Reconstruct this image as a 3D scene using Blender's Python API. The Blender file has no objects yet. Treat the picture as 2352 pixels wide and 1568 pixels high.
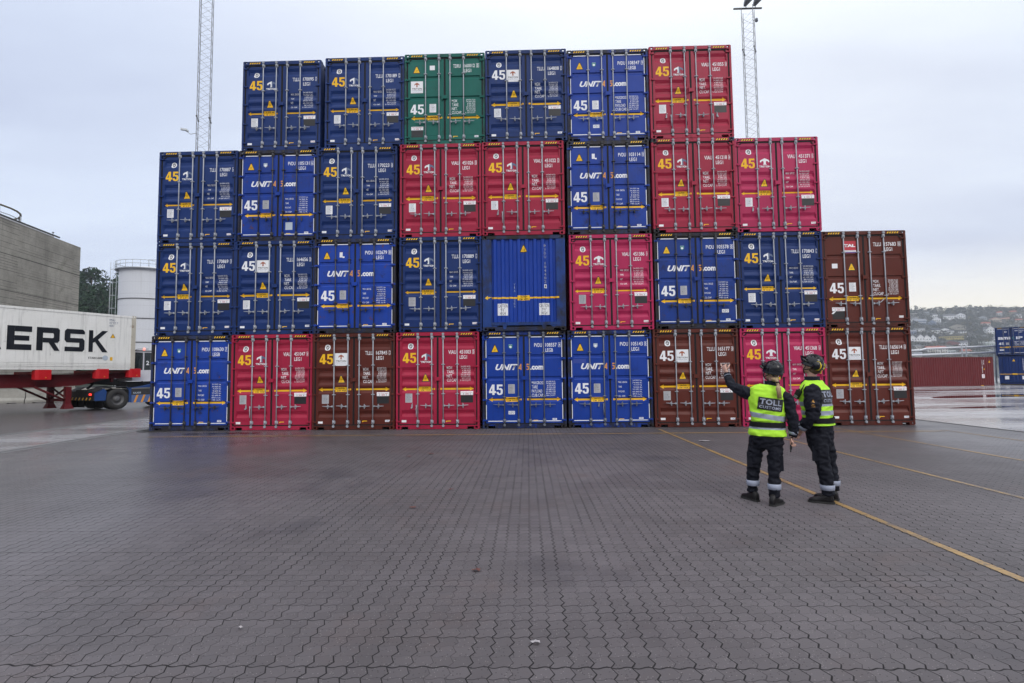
import bpy, bmesh, math, random
from mathutils import Vector, Matrix, noise
R = math.radians
scene = bpy.context.scene
COL = scene.collection
# ------------------------------------------------------------------ camera
cam = bpy.data.cameras.new("camera")
cam.sensor_width = 36.0
cam.lens = 36.0 * 1225 / 2351
cam.clip_start = 0.1
cam.clip_end = 5000
camo = bpy.data.objects.new("camera", cam)
COL.objects.link(camo)
_f = Vector((-0.02835947, 0.99763742, 0.06257247)).normalized()
_u = Vector((0.01242646, -0.06224095, 0.99798379)).normalized()
_r = _f.cross(_u).normalized(); _u = _r.cross(_f)
M = Matrix((_r, _u, -_f)).transposed().to_4x4()
M.translation = Vector((0, 0, 1.5913))
camo.matrix_world = M
scene.camera = camo
# ------------------------------------------------------------------ exposure
scene.view_settings.view_transform = 'Standard'
scene.view_settings.look = 'None'
scene.view_settings.exposure = 0.0
scene.view_settings.gamma = 1.0
scene.cycles.max_bounces = 6
scene.cycles.volume_bounces = 0
scene.cycles.use_denoising = True
# ------------------------------------------------------------------ node helpers
class NT:
    def __init__(s, tree):
        s.t = tree; s.n = tree.nodes; s.l = tree.links
    def new(s, ty, **kw):
        nd = s.n.new(ty)
        for k, v in kw.items(): setattr(nd, k, v)
        return nd
    def put(s, sock, v):
        if hasattr(v, 'is_output') or hasattr(v, 'links'): s.l.new(v, sock)
        else:
            if sock.type == 'RGBA' and len(v) == 3: v = (*v, 1)
            sock.default_value = v
    def m(s, op, a, b=0.0, c=0.0, clamp=False):
        nd = s.new('ShaderNodeMath', operation=op); nd.use_clamp = clamp
        s.put(nd.inputs[0], a); s.put(nd.inputs[1], b); s.put(nd.inputs[2], c)
        return nd.outputs[0]
    def mix(s, f, a, b, mode='MIX'):
        nd = s.new('ShaderNodeMix', data_type='RGBA', blend_type=mode)
        s.put(nd.inputs[0], f); s.put(nd.inputs[6], a); s.put(nd.inputs[7], b)
        return nd.outputs[2]
    def ss(s, v, a, b, lo=0.0, hi=1.0):
        nd = s.new('ShaderNodeMapRange', interpolation_type='SMOOTHSTEP')
        s.put(nd.inputs[0], v); s.put(nd.inputs[1], a); s.put(nd.inputs[2], b)
        s.put(nd.inputs[3], lo); s.put(nd.inputs[4], hi)
        return nd.outputs[0]
    def noise(s, vec, scale=1.0, det=3.0, rough=.5, sc=None, off=(0, 0, 0), dim='3D'):
        if sc is not None or off != (0, 0, 0):
            mp = s.new('ShaderNodeMapping')
            s.put(mp.inputs[0], vec); mp.inputs[3].default_value = sc or (1, 1, 1); mp.inputs[1].default_value = off
            vec = mp.outputs[0]
        nd = s.new('ShaderNodeTexNoise', noise_dimensions=dim)
        s.put(nd.inputs['Vector'], vec); nd.inputs['Scale'].default_value = scale
        nd.inputs['Detail'].default_value = det; nd.inputs['Roughness'].default_value = rough
        return nd.outputs[0]
    def pos(s): return s.new('ShaderNodeNewGeometry').outputs['Position']
    def xyz(s, v):
        nd = s.new('ShaderNodeSeparateXYZ'); s.put(nd.inputs[0], v); return nd.outputs
    def comb(s, x, y, z=0.0):
        nd = s.new('ShaderNodeCombineXYZ'); s.put(nd.inputs[0], x); s.put(nd.inputs[1], y); s.put(nd.inputs[2], z); return nd.outputs[0]
    def bump(s, h, st=.3, dist=.01):
        nd = s.new('ShaderNodeBump'); s.put(nd.inputs['Height'], h)
        nd.inputs['Strength'].default_value = st; nd.inputs['Distance'].default_value = dist
        return nd.outputs[0]
def lin(r, g, b):
    f = lambda c: ((c / 255 + .055) / 1.055) ** 2.4 if c > 10 else c / 255 / 12.92
    return (f(r), f(g), f(b))
# ------------------------------------------------------------------ world: overcast sky, bright break low on the right
SUN_EL, SUN_AZ = R(36), R(152)          # azimuth from +Y clockwise
world = bpy.data.worlds.new("World"); scene.world = world; world.use_nodes = True
w = NT(world.node_tree); w.n.clear()
sky = w.new('ShaderNodeTexSky', sky_type='NISHITA', sun_disc=False, sun_elevation=SUN_EL, sun_rotation=SUN_AZ)
sky.air_density = 1.0; sky.dust_density = 3.0
tc = w.new('ShaderNodeTexCoord').outputs['Generated']
d = w.xyz(tc)
az = w.m('ARCTAN2', d[0], d[1])
# flattened cloud-deck coordinates
zz = w.m('MAXIMUM', w.m('ADD', d[2], .12), .05)
deck = w.comb(w.m('DIVIDE', d[0], zz), w.m('DIVIDE', d[1], zz), 0.0)
n1 = w.noise(deck, .55, 5, .5, sc=(.55, 1.2, 1), off=(3.1, 1.7, 0))
n2 = w.noise(deck, 1.3, 6, .55, sc=(.5, 1.3, 1), off=(8.3, 4.1, 0))
tone = w.m('ADD', w.m('MULTIPLY', w.m('SUBTRACT', n1, .5), .80), w.m('MULTIPLY', w.m('SUBTRACT', n2, .5), .42))
# thin bright part of the deck ahead and a little right, high up
lo = w.new('ShaderNodeVectorMath', operation='DOT_PRODUCT'); w.put(lo.inputs[0], tc); lo.inputs[1].default_value = Vector((.20, .86, .48)).normalized()
thin = w.ss(lo.outputs['Value'], .70, 1.0)
base = w.mix(thin, (.66, .735, .90), (.82, .87, .97))
back = w.ss(d[1], .3, -.6)
base = w.mix(back, base, w.mix(w.ss(d[2], .15, .62), (.34, .36, .42), (1.5, 1.52, 1.6)))
top = w.ss(d[2], .45, .95)
base = w.mix(top, base, (1.6, 1.64, 1.72))
cl = w.mix(1.0, base, w.comb(w.m('ADD', tone, 1.0), w.m('ADD', tone, 1.0), w.m('ADD', w.m('MULTIPLY', tone, .75), 1.0)), 'MULTIPLY')
glow_d = w.new('ShaderNodeVectorMath', operation='DOT_PRODUCT'); w.put(glow_d.inputs[0], tc); glow_d.inputs[1].default_value = Vector((.60, .80, .0)).normalized()
glow = w.m('MULTIPLY', w.ss(glow_d.outputs['Value'], .72, 1.0), w.ss(d[2], .20, .02))
cl = w.mix(glow, cl, (1.42, 1.30, 1.02))
cloud = w.mix(1.0, cl, (11.2, 11.2, 11.2), 'MULTIPLY')
final = w.mix(.93, sky.outputs[0], cloud)
bg = w.new('ShaderNodeBackground'); w.put(bg.inputs[0], final); bg.inputs[1].default_value = 0.1
wo = w.new('ShaderNodeOutputWorld'); w.l.new(bg.outputs[0], wo.inputs[0])
# ------------------------------------------------------------------ sun (veiled)
sd = bpy.data.lights.new("sun", 'SUN'); sd.energy = 1.0; sd.angle = R(25); sd.color = (1, .96, .9)
so = bpy.data.objects.new("sun", sd); COL.objects.link(so)
sv = Vector((math.sin(SUN_AZ) * math.cos(SUN_EL), math.cos(SUN_AZ) * math.cos(SUN_EL), math.sin(SUN_EL)))
so.rotation_euler = sv.to_track_quat('Z', 'Y').to_euler(); so.location = (0, 0, 60)
# ------------------------------------------------------------------ object helpers
def new_obj(name, data, parent=None):
    o = bpy.data.objects.new(name, data); COL.objects.link(o)
    if parent is not None: o.parent = parent
    return o
def tag(o, label=None, cat=None, group=None, kind=None):
    if label: o['label'] = label
    if cat: o['category'] = cat
    if group: o['group'] = group
    if kind: o['kind'] = kind
    return o
def empty(name, loc=(0, 0, 0), rz=0.0):
    o = new_obj(name, None); o.location = loc; o.rotation_euler = (0, 0, rz); o.empty_display_size = .2
    return o
class MB:
    """collects shapes into one mesh"""
    def __init__(s): s.bm = bmesh.new(); s.mi = 0
    def face(s, pts):
        try:
            f = s.bm.faces.new([s.bm.verts.new(p) for p in pts]); f.material_index = s.mi; return f
        except ValueError: pass
    def box(s, x0, x1, y0, y1, z0, z1, M=None, cut=0.0):
        P = [Vector((x, y, z)) for z in (z0, z1) for y in (y0, y1) for x in (x0, x1)]
        if M is not None: P = [M @ p for p in P]
        v = [s.bm.verts.new(p) for p in P]
        for q in ((0, 2, 3, 1), (4, 5, 7, 6), (0, 1, 5, 4), (2, 6, 7, 3), (0, 4, 6, 2), (1, 3, 7, 5)):
            f = s.bm.faces.new([v[i] for i in q]); f.material_index = s.mi
        return s
    def loft(s, rings, caps=True, closed=True, smooth=False):
        V = [[s.bm.verts.new(p) for p in r] for r in rings]; n = len(rings[0])
        for a, b in zip(V, V[1:]):
            for i in range(n if closed else n - 1):
                f = s.bm.faces.new((a[i], a[(i + 1) % n], b[(i + 1) % n], b[i])); f.material_index = s.mi; f.smooth = smooth
        if caps:
            for r, fl in ((V[0], True), (V[-1], False)):
                f = s.bm.faces.new(r[::-1] if fl else r); f.material_index = s.mi
        return s
    def tube(s, pts, r, n=8, caps=True, smooth=True):
        pts = [Vector(p) for p in pts]; rs = r if isinstance(r, (list, tuple)) else [r] * len(pts)
        rings = []; ref = None
        for i, p in enumerate(pts):
            t = (pts[min(i + 1, len(pts) - 1)] - pts[max(i - 1, 0)]).normalized()
            if ref is None: ref = Vector((0, 0, 1)) if abs(t.z) < .9 else Vector((1, 0, 0))
            a = t.cross(ref).normalized(); b = t.cross(a).normalized(); ref = b.cross(t) if False else ref
            rings.append([p + (a * math.cos(k * 2 * math.pi / n) + b * math.sin(k * 2 * math.pi / n)) * rs[i] for k in range(n)])
        return s.loft(rings, caps, smooth=smooth)
    def prism(s, poly, ax, lo, hi):
        """extrude a 2-D outline along axis ax ('x','y','z')"""
        def mk(p, t):
            return {'x': (t, p[0], p[1]), 'y': (p[0], t, p[1]), 'z': (p[0], p[1], t)}[ax]
        return s.loft([[mk(p, lo) for p in poly], [mk(p, hi) for p in poly]])
    def flat(s, poly, y):
        return s.face([(p[0], y, p[1]) for p in poly])
    def add_mesh(s, me, M, mi=None):
        n0 = len(s.bm.faces); s.bm.from_mesh(me)
        s.bm.verts.ensure_lookup_table(); s.bm.faces.ensure_lookup_table()
        vs = set()
        for f in s.bm.faces[n0:]:
            f.material_index = s.mi if mi is None else mi
            vs.update(f.verts)
        for v in vs: v.co = M @ v.co
        return s
    def mesh(s, name, mats, weld=False, recalc=True):
        if weld: bmesh.ops.remove_doubles(s.bm, verts=s.bm.verts, dist=1e-5)
        if recalc: bmesh.ops.recalc_face_normals(s.bm, faces=s.bm.faces)
        me = bpy.data.meshes.new(name); s.bm.to_mesh(me); s.bm.free()
        for m in (mats if isinstance(mats, (list, tuple)) else [mats]): me.materials.append(m)
        return me
    def build(s, name, mats, parent=None, **k):
        return new_obj(name, s.mesh(name, mats, **k), parent)
def copy_tree(o, parent=None):
    c = o.copy(); COL.objects.link(c); c.parent = parent
    for ch in o.children: copy_tree(ch, c)
    return c
# ------------------------------------------------------------------ lettering
_tc = {}
def text_mesh(txt, bold=0.0, shear=0.0, spacing=1.0):
    """flat text in the XY plane scaled so that it fills 0..1 x 0..1 of its own box"""
    key = (txt, bold, shear, spacing)
    if key in _tc: return _tc[key]
    cu = bpy.data.curves.new('t', 'FONT'); cu.body = txt; cu.size = 1; cu.offset = bold; cu.shear = shear
    cu.space_character = spacing; cu.resolution_u = 2; cu.fill_mode = 'FRONT'
    o = bpy.data.objects.new('t', cu); COL.objects.link(o)
    dg = bpy.context.evaluated_depsgraph_get(); dg.update()
    me = bpy.data.meshes.new_from_object(o.evaluated_get(dg))
    bpy.data.objects.remove(o); bpy.data.curves.remove(cu)
    xs = [v.co.x for v in me.vertices]; ys = [v.co.y for v in me.vertices]
    x0, x1, y0, y1 = min(xs), max(xs), min(ys), max(ys)
    for v in me.vertices: v.co = Vector(((v.co.x - x0) / (x1 - x0), (v.co.y - y0) / (y1 - y0), 0))
    _tc[key] = me
    return me
# ------------------------------------------------------------------ materials
MATS = {}
def mat(name):
    m = bpy.data.materials.new(name); m.use_nodes = True; MATS[name] = m
    t = NT(m.node_tree); b = t.n['Principled BSDF']
    return m, t, b
def plain(name, rgb, rough=.6, metal=0.0, var=.12, scale=6.0, bump=0.0, spec=.5, emit=None):
    m, t, b = mat(name)
    p = t.pos(); n = t.noise(p, scale, 4, .6)
    k = t.m('ADD', t.m('MULTIPLY', t.m('SUBTRACT', n, .5), var * 2), 1.0)
    t.put(b.inputs['Base Color'], t.mix(1.0, rgb, t.comb(k, k, k), 'MULTIPLY'))
    t.put(b.inputs['Roughness'], t.m('ADD', t.m('MULTIPLY', t.m('SUBTRACT', n, .5), .2), rough))
    b.inputs['Metallic'].default_value = metal; b.inputs['Specular IOR Level'].default_value = spec
    if bump: t.put(b.inputs['Normal'], t.bump(t.noise(p, scale * 4, 3), .4, bump))
    if emit: b.inputs['Emission Color'].default_value = (*emit[:3], 1); b.inputs['Emission Strength'].default_value = emit[3]
    return m
def paint(name, rgb, dirt=.35, rough=.42, dark=(.016, .014, .014), rust=0.0, streak=.3, tint=True, wear=None):
    """weathered sheet-metal paint: fading, vertical dirt streaks, grime and rust spots"""
    m, t, b = mat(name)
    p = t.pos()
    big = t.noise(p, .9, 4, .55); fine = t.noise(p, 14, 3, .6)
    col = t.mix(t.m('MULTIPLY', t.ss(big, .35, .75), .22), rgb, tuple(min(1, c * 1.5 + .02) for c in rgb))
    st = t.noise(p, 1.0, 5, .65, sc=(9, 9, .55))
    col = t.mix(t.m('MULTIPLY', t.ss(st, .50, .78), streak), col, tuple(c * .45 + .008 for c in rgb))
    gr = t.noise(p, 2.6, 6, .7)
    g = t.m('MULTIPLY', t.ss(t.m('ADD', gr, t.m('MULTIPLY', t.m('SUBTRACT', fine, .5), .25)), .62 - .14 * dirt, .80), min(1, dirt * 1.6))
    col = t.mix(g, col, dark)
    if wear:
        wn = t.noise(p, 1.7, 7, .72, sc=(1.4, 1.4, .7), off=(4, 2, 9))
        col = t.mix(t.m('MULTIPLY', t.ss(wn, *((.36, .54) if wear[3] > .8 else (.42, .62))), wear[3]), col, wear[:3])
    if rust:
        rn = t.noise(p, 5.5, 6, .75, off=(7, 3, 1))
        col = t.mix(t.m('MULTIPLY', t.ss(rn, .60, .68) if rust >= 1 else t.ss(rn, .65, .73), min(1, rust)), col, (.10, .035, .014))
    if tint:
        oi = t.new('ShaderNodeObjectInfo'); col = t.mix(1.0, col, oi.outputs['Color'], 'MULTIPLY')
    b.inputs['Specular IOR Level'].default_value = .22
    t.put(b.inputs['Base Color'], col)
    t.put(b.inputs['Roughness'], t.m('ADD', t.m('MULTIPLY', big, .22), t.m('ADD', t.m('MULTIPLY', g, .3), rough - .1)))
    hb = t.m('ADD', t.noise(p, 1.6, 2, .5), t.m('MULTIPLY', fine, .04))
    t.put(b.inputs['Normal'], t.bump(hb, .35, .03))
    return m
NAVY, BLUE, RED, PINK, BROWN, GREEN = (.0070, .028, .132), (.007, .042, .29), (.32, .014, .046), (.40, .020, .088), (.092, .018, .012), (.005, .105, .085)
for nm, c, kw in (('navy', NAVY, dict(dirt=.24, streak=.34)), ('blue', BLUE, dict(dirt=.3, streak=.32, rust=.5)),
                  ('red', RED, dict(dirt=.22, streak=.32)), ('pink', PINK, dict(dirt=.15, streak=.26)),
                  ('brown', BROWN, dict(dirt=.32, streak=.4)), ('green', GREEN, dict(dirt=.4, streak=.4, rust=.4))):
    paint('paint_' + nm, c, **kw)
    kw2 = dict(dirt=.55, streak=.5, rust=.3)
    if nm == 'blue': kw2['wear'] = (.018, .018, .02, .92)
    if nm == 'green': kw2['wear'] = (.02, .025, .022, .7)
    if nm == 'navy': kw2['wear'] = (.010, .014, .030, .35)
    if nm == 'brown': kw2['wear'] = (.030, .016, .013, .5)
    if nm == 'red': kw2 = dict(dirt=.3, streak=.3)
    if nm == 'pink': kw2 = dict(dirt=.15, streak=.2)
    paint('frame_' + nm, c, **kw2)
paint('paint_blue_worn', BLUE, dirt=.55, streak=.5, rust=1.0, wear=(.03, .035, .05, .2)); paint('frame_rib', (.012, .045, .20), dirt=.7, streak=.6, rust=.8, wear=(.020, .020, .022, .75))
paint('frame_worn', (.02, .032, .09), dirt=.9, streak=.6, rust=.7, wear=(.022, .018, .018, .95))
paint('galv', (.34, .36, .40), dirt=.35, rough=.5, dark=(.10, .10, .11), streak=.3)
paint('galv_mid', (.15, .165, .20), dirt=.45, rough=.55, dark=(.05, .05, .055), streak=.4)
paint('galv_dark', (.055, .055, .062), dirt=.6, rough=.6, dark=(.02, .018, .018), streak=.4, rust=.5)
plain('rubber', (.008, .008, .010), .75, spec=.3)
plain('black_paint', (.012, .012, .014), .55)
plain('void', (.006, .006, .007), .9, spec=.1)
paint('decal_white', (.78, .79, .82), dirt=.12, rough=.5, dark=(.2, .2, .2), streak=.12, tint=False)
paint('decal_yellow', (.85, .48, .02), dirt=.15, rough=.5, dark=(.12, .07, .02), streak=.15, tint=False)
paint('decal_orange', (.78, .34, .06), dirt=.15, rough=.5, dark=(.12, .07, .02), streak=.15, tint=False)
paint('decal_plate', (.42, .42, .44), dirt=.3, rough=.45, dark=(.12, .12, .12), streak=.2, tint=False)
plain('decal_black', (.010, .010, .013), .5)
plain('decal_grey', (.10, .14, .24), .5)
plain('decal_red', (.45, .02, .04), .5)
plain('decal_teal', (.03, .22, .20), .5)
plain('decal_blue', (.02, .05, .30), .5)
plain('decal_rust', (.33, .08, .03), .5)
plain('decal_pale', (.45, .52, .60), .5)
# ================================================================== GROUND
def paver_material(name, wet_bias=0.0):
    m, t, b = mat(name)
    p = t.pos(); c = t.xyz(p); x, y = c[0], c[1]
    P = .1115
    def tri(v):      # triangle wave -1..1
        f = t.m('FRACT', v); return t.m('SUBTRACT', t.m('MULTIPLY', t.m('ABSOLUTE', t.m('SUBTRACT', f, .5)), 4.0), 1.0)
    wob = t.m('MULTIPLY', t.m('SUBTRACT', t.noise(p, 1.1, 2), .5), .012)
    yy = t.m('DIVIDE', t.m('ADD', y, t.m('ADD', wob, t.m('MULTIPLY', t.m('COSINE', t.m('MULTIPLY', t.m('SUBTRACT', x, .02), 2 * math.pi / P)), .0085))), P)
    zig = tri(yy)
    xx = t.m('DIVIDE', t.m('ADD', x, t.m('ADD', wob, t.m('MULTIPLY', zig, .0135))), P)
    fx, fy = t.m('FRACT', xx), t.m('FRACT', yy)
    dx = t.m('MULTIPLY', t.m('SUBTRACT', .5, t.m('ABSOLUTE', t.m('SUBTRACT', fx, .5))), P)
    dy = t.m('MULTIPLY', t.m('SUBTRACT', .5, t.m('ABSOLUTE', t.m('SUBTRACT', fy, .5))), P)
    ix, iy = t.m('FLOOR', xx), t.m('FLOOR', yy)
    jx, jy = t.m('ROUND', xx), t.m('ROUND', yy)
    def wn(a, bb, s):
        nd = t.new('ShaderNodeTexWhiteNoise', noise_dimensions='3D'); t.put(nd.inputs['Vector'], t.comb(a, bb, s)); return nd.outputs['Value']
    # joint strength: some joints open and black, others nearly closed
    ex = t.m('ADD', t.m('MULTIPLY', wn(jx, t.m('FLOOR', t.m('DIVIDE', iy, 4.0)), 1.0), .75), t.m('MULTIPLY', wn(jx, 0.0, 2.0), .4))
    ey = t.m('ADD', t.m('MULTIPLY', wn(t.m('FLOOR', t.m('DIVIDE', ix, 4.0)), jy, 3.0), .5), t.m('MULTIPLY', wn(0.0, jy, 4.0), .5))
    row = t.ss(wn(5.0, jy, 6.0), .955, .965)
    wx = t.m('ADD', .0014, t.m('MULTIPLY', ex, .0032)); wy = t.m('ADD', t.m('ADD', .0004, t.m('MULTIPLY', t.m('MULTIPLY', ey, ey), .0036)), t.m('MULTIPLY', row, .0025))
    mx = t.m('SUBTRACT', 1.0, t.ss(dx, t.m('MULTIPLY', wx, .6), t.m('ADD', wx, .0016)))
    my = t.m('SUBTRACT', 1.0, t.ss(dy, t.m('MULTIPLY', wy, .6), t.m('ADD', wy, .0016)))
    mx = t.m('MULTIPLY', mx, t.m('ADD', .45, t.m('MULTIPLY', t.ss(ex, .15, .75), .55)))
    my = t.m('MULTIPLY', my, t.m('ADD', .40, t.m('MULTIPLY', t.m('MAXIMUM', t.ss(ey, .3, .95), row), .60)))
    joint = t.m('MAXIMUM', mx, my)
    cell = wn(ix, iy, 7.0)
    big = t.noise(p, .16, 4, .6); mid = t.noise(p, .75, 4, .6, off=(3, 9, 0))
    grain = t.noise(p, 160, 3, .7); grain2 = t.noise(p, 45, 4, .7)
    spk = t.new('ShaderNodeTexVoronoi', voronoi_dimensions='2D'); t.put(spk.inputs['Vector'], p); spk.inputs['Scale'].default_value = 75
    pebble = t.m('MULTIPLY', t.m('LESS_THAN', spk.outputs['Distance'], .22), t.m('GREATER_THAN', t.xyz(spk.outputs['Color'])[0], .935))
    dk = t.m('MULTIPLY', t.m('LESS_THAN', spk.outputs['Distance'], .30), t.m('LESS_THAN', t.xyz(spk.outputs['Color'])[1], .06))
    col = t.mix(t.ss(big, .32, .68), (.074, .066, .070), (.114, .102, .109))
    col = t.mix(t.m('MULTIPLY', t.ss(mid, .48, .70), .55), col, (.062, .054, .058))
    k = t.m('ADD', t.m('ADD', .62, t.m('MULTIPLY', cell, .20)), t.m('ADD', t.m('MULTIPLY', grain, .40), t.m('MULTIPLY', grain2, .22)))
    col = t.mix(1.0, col, t.comb(k, k, k), 'MULTIPLY')
    # reddish-brown patches
    rs = t.noise(p, .5, 5, .7, off=(20, 4, 0)); col = t.mix(t.m('MULTIPLY', t.ss(rs, .54, .74), .3), col, (.115, .070, .058))
    col = t.mix(t.m('MULTIPLY', pebble, .55), col, (.30, .28, .27)); col = t.mix(t.m('MULTIPLY', dk, .85), col, (.012, .011, .012))
    # dark oily stains
    sn = t.noise(p, .42, 3, .5, off=(11, 2, 0)); col = t.mix(t.m('MULTIPLY', t.ss(sn, .60, .72), .6), col, (.034, .032, .040))
    sk = t.noise(p, 1.0, 4, .6, sc=(.10, 1.6, 1), off=(2, 7, 0)); col = t.mix(t.m('MULTIPLY', t.ss(sk, .54, .72), .35), col, (.045, .041, .044))
    col = t.mix(joint, col, (.008, .007, .008))
    t.put(b.inputs['Base Color'], col)
    # damp surface: smoother away from the sheltered middle
    side = t.m('MAXIMUM', t.m('ADD', t.m('MULTIPLY', t.ss(x, -.5, -8.0), 1.15), t.m('MULTIPLY', t.ss(x, -11.0, -13.0), .5)), t.m('MULTIPLY', t.ss(x, 4.0, 11.0), .9))
    wet = t.m('ADD', t.m('MULTIPLY', side, .65), t.m('ADD', t.m('MULTIPLY', t.m('SUBTRACT', big, .5), .9), t.m('MULTIPLY', t.m('SUBTRACT', mid, .5), .5)))
    rough = t.ss(wet, -.2, .85, .68, .27)
    rough = t.m('ADD', rough, t.m('MULTIPLY', t.m('SUBTRACT', grain2, .5), .22)); rough = t.m('ADD', rough, t.m('MULTIPLY', joint, .5))
    t.put(b.inputs['Roughness'], rough)
    b.inputs['Specular IOR Level'].default_value = .42
    h = t.m('ADD', t.m('MULTIPLY', t.m('SUBTRACT', 1.0, joint), 1.0), t.m('ADD', t.m('MULTIPLY', grain2, .35), t.m('MULTIPLY', cell, .25)))
    t.put(b.inputs['Normal'], t.bump(h, .55, .004))
    return m
paver_material('pavers')
def quad_sheet(name, pts, z, m, kind='structure', label=None, cat=None):
    g = MB(); g.face([(px, py, z) for px, py in pts]); o = g.build(name, m, recalc=False)
    if o.data.polygons[0].normal.z < 0: o.data.flip_normals()
    tag(o, label, cat, kind=kind); return o
quad_sheet('ground', [(-750, -90), (1650, -90), (1650, 1250), (-750, 1250)], 0.0, MATS['pavers'])
# wet concrete / asphalt apron on the right and the lane on the left
def apron_material(name, rgb, r0, r1, streaky=True):
    m, t, b = mat(name); p = t.pos()
    n = t.noise(p, .25, 5, .6, sc=(.25, 1.1, 1) if streaky else (1, 1, 1)); f = t.noise(p, 30, 4, .7); q = t.noise(p, 1.4, 4, .6, sc=(.3, 1, 1))
    k = t.m('ADD', .72, t.m('ADD', t.m('MULTIPLY', f, .28), t.m('MULTIPLY', q, .28)))
    t.put(b.inputs['Base Color'], t.mix(1.0, rgb, t.comb(k, k, k), 'MULTIPLY'))
    t.put(b.inputs['Roughness'], t.ss(t.m('ADD', n, t.m('MULTIPLY', t.m('SUBTRACT', q, .5), .5)), .3, .7, r0, r1))
    t.put(b.inputs['Normal'], t.bump(t.m('ADD', f, q), .25, .004))
    return m
apron_material('apron', (.34, .33, .335), .09, .28)  # pale tone also holds painted reflection of the bright sky
quad_sheet('yard_surface', [(12.62, 17.9), (12.62, 13.9), (8.6, -30), (600, -30), (600, 118), (12.62, 118)], .004, MATS['apron'])
apron_material('lane', (.23, .225, .235), .14, .34)  # lighter than the paving around it: sky sheen put into the colour
# drain channel edging the apron
def strip(name, p0, p1, wd, z, m, kind='structure'):
    p0, p1 = Vector(p0), Vector(p1); dd = (p1 - p0).normalized(); nn = Vector((-dd.y, dd.x)) * wd / 2
    return quad_sheet(name, [tuple(p0 - nn), tuple(p1 - nn), tuple(p1 + nn), tuple(p0 + nn)], z, m, kind)
plain('drain_iron', (.020, .018, .018), .6, bump=.003)
plain('kerb_concrete', (.13, .125, .125), .5, var=.25, scale=3, bump=.002)
strip('drain_channel', (12.62, 60), (12.62, 13.9), .10, .008, MATS['drain_iron'])
strip('drain_channel', (12.62, 13.9), (9.0, -26), .10, .008, MATS['drain_iron'])
# left lane: two slot drains set in pale concrete bands running up to the stack
for (a, bb) in (((-11.4, 9.0), (-12.21, 16.75)), ((-15.1, 11.2), (-15.75, 26.0))):
    strip('kerb_band', a, bb, .42, .004, MATS['kerb_concrete'])
    strip('slot_drain', a, bb, .045, .008, MATS['drain_iron'])
quad_sheet('lane_surface', [(-11.62, 9.0), (-12.43, 16.75), (-13.6, 28), (-15.9, 28), (-15.30, 15.0), (-14.75, 7.0)], .002, MATS['lane'])
# puddles
m, t, b = mat('puddle_water'); b.inputs['Base Color'].default_value = (.012, .012, .014, 1); b.inputs['Roughness'].default_value = .03; b.inputs['IOR'].default_value = 1.33
def blob(name, cx, cy, rx, ry, rot, z, m, seed, n=44, amp=.25, kind='structure'):
    rnd = random.Random(seed); ph = [rnd.uniform(0, 6.28) for _ in range(5)]
    pts = []
    for i in range(n):
        a = i / n * 2 * math.pi; k = 1 + amp * (.5 * math.sin(2 * a + ph[0]) + .35 * math.sin(3 * a + ph[1]) + .3 * math.sin(5 * a + ph[2]) + .2 * math.sin(8 * a + ph[3]))
        px, py = rx * k * math.cos(a), ry * k * math.sin(a)
        pts.append((cx + px * math.cos(rot) - py * math.sin(rot), cy + px * math.sin(rot) + py * math.cos(rot)))
    return quad_sheet(name, pts, z, m, kind)
for i, a in enumerate(((29.5, 33.6, 5.6, 1.5, .25), (34, 44, 7.0, .9, .2), (19.3, 23.4, 1.7, .35, .3), (17.0, 16.6, 1.1, .28, .2), (26, 39, 3.5, .5, .2), (38, 37, 5, .9, .3))):
    blob('puddle', *a[:5], .010, MATS['puddle_water'], i + 3)
plain('damp_paving', (.030, .029, .032), .22, var=.2, scale=8, bump=.002)
blob('puddle', -8.7, 15.2, .95, .24, .05, .004, MATS['damp_paving'], 21, amp=.35)
# manhole and grate on the left lane
def manhole(cx, cy, r, label):
    g = MB(); n = 32
    ring = lambda rr, z: [(rr * math.cos(i * 2 * math.pi / n), rr * math.sin(i * 2 * math.pi / n), z) for i in range(n)]
    g.loft([ring(r, .0), ring(r, .014), ring(r * .88, .014), ring(r * .88, .006)], caps=False); g.loft([ring(r * .875, .004), ring(r * .875, .011)])
    for i in range(-4, 5):
        hw = math.sqrt(max(0, (r * .8) ** 2 - (i * r * .18) ** 2)); g.box(-hw, hw, i * r * .18 - .012, i * r * .18 + .012, .0112, .018)
    o = g.build('manhole_cover', MATS['drain_iron']); o.location = (cx, cy, .003); tag(o, label, 'manhole cover')
manhole(-11.35, 16.3, .62, 'round iron manhole cover in the lane left of the stack')
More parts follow.
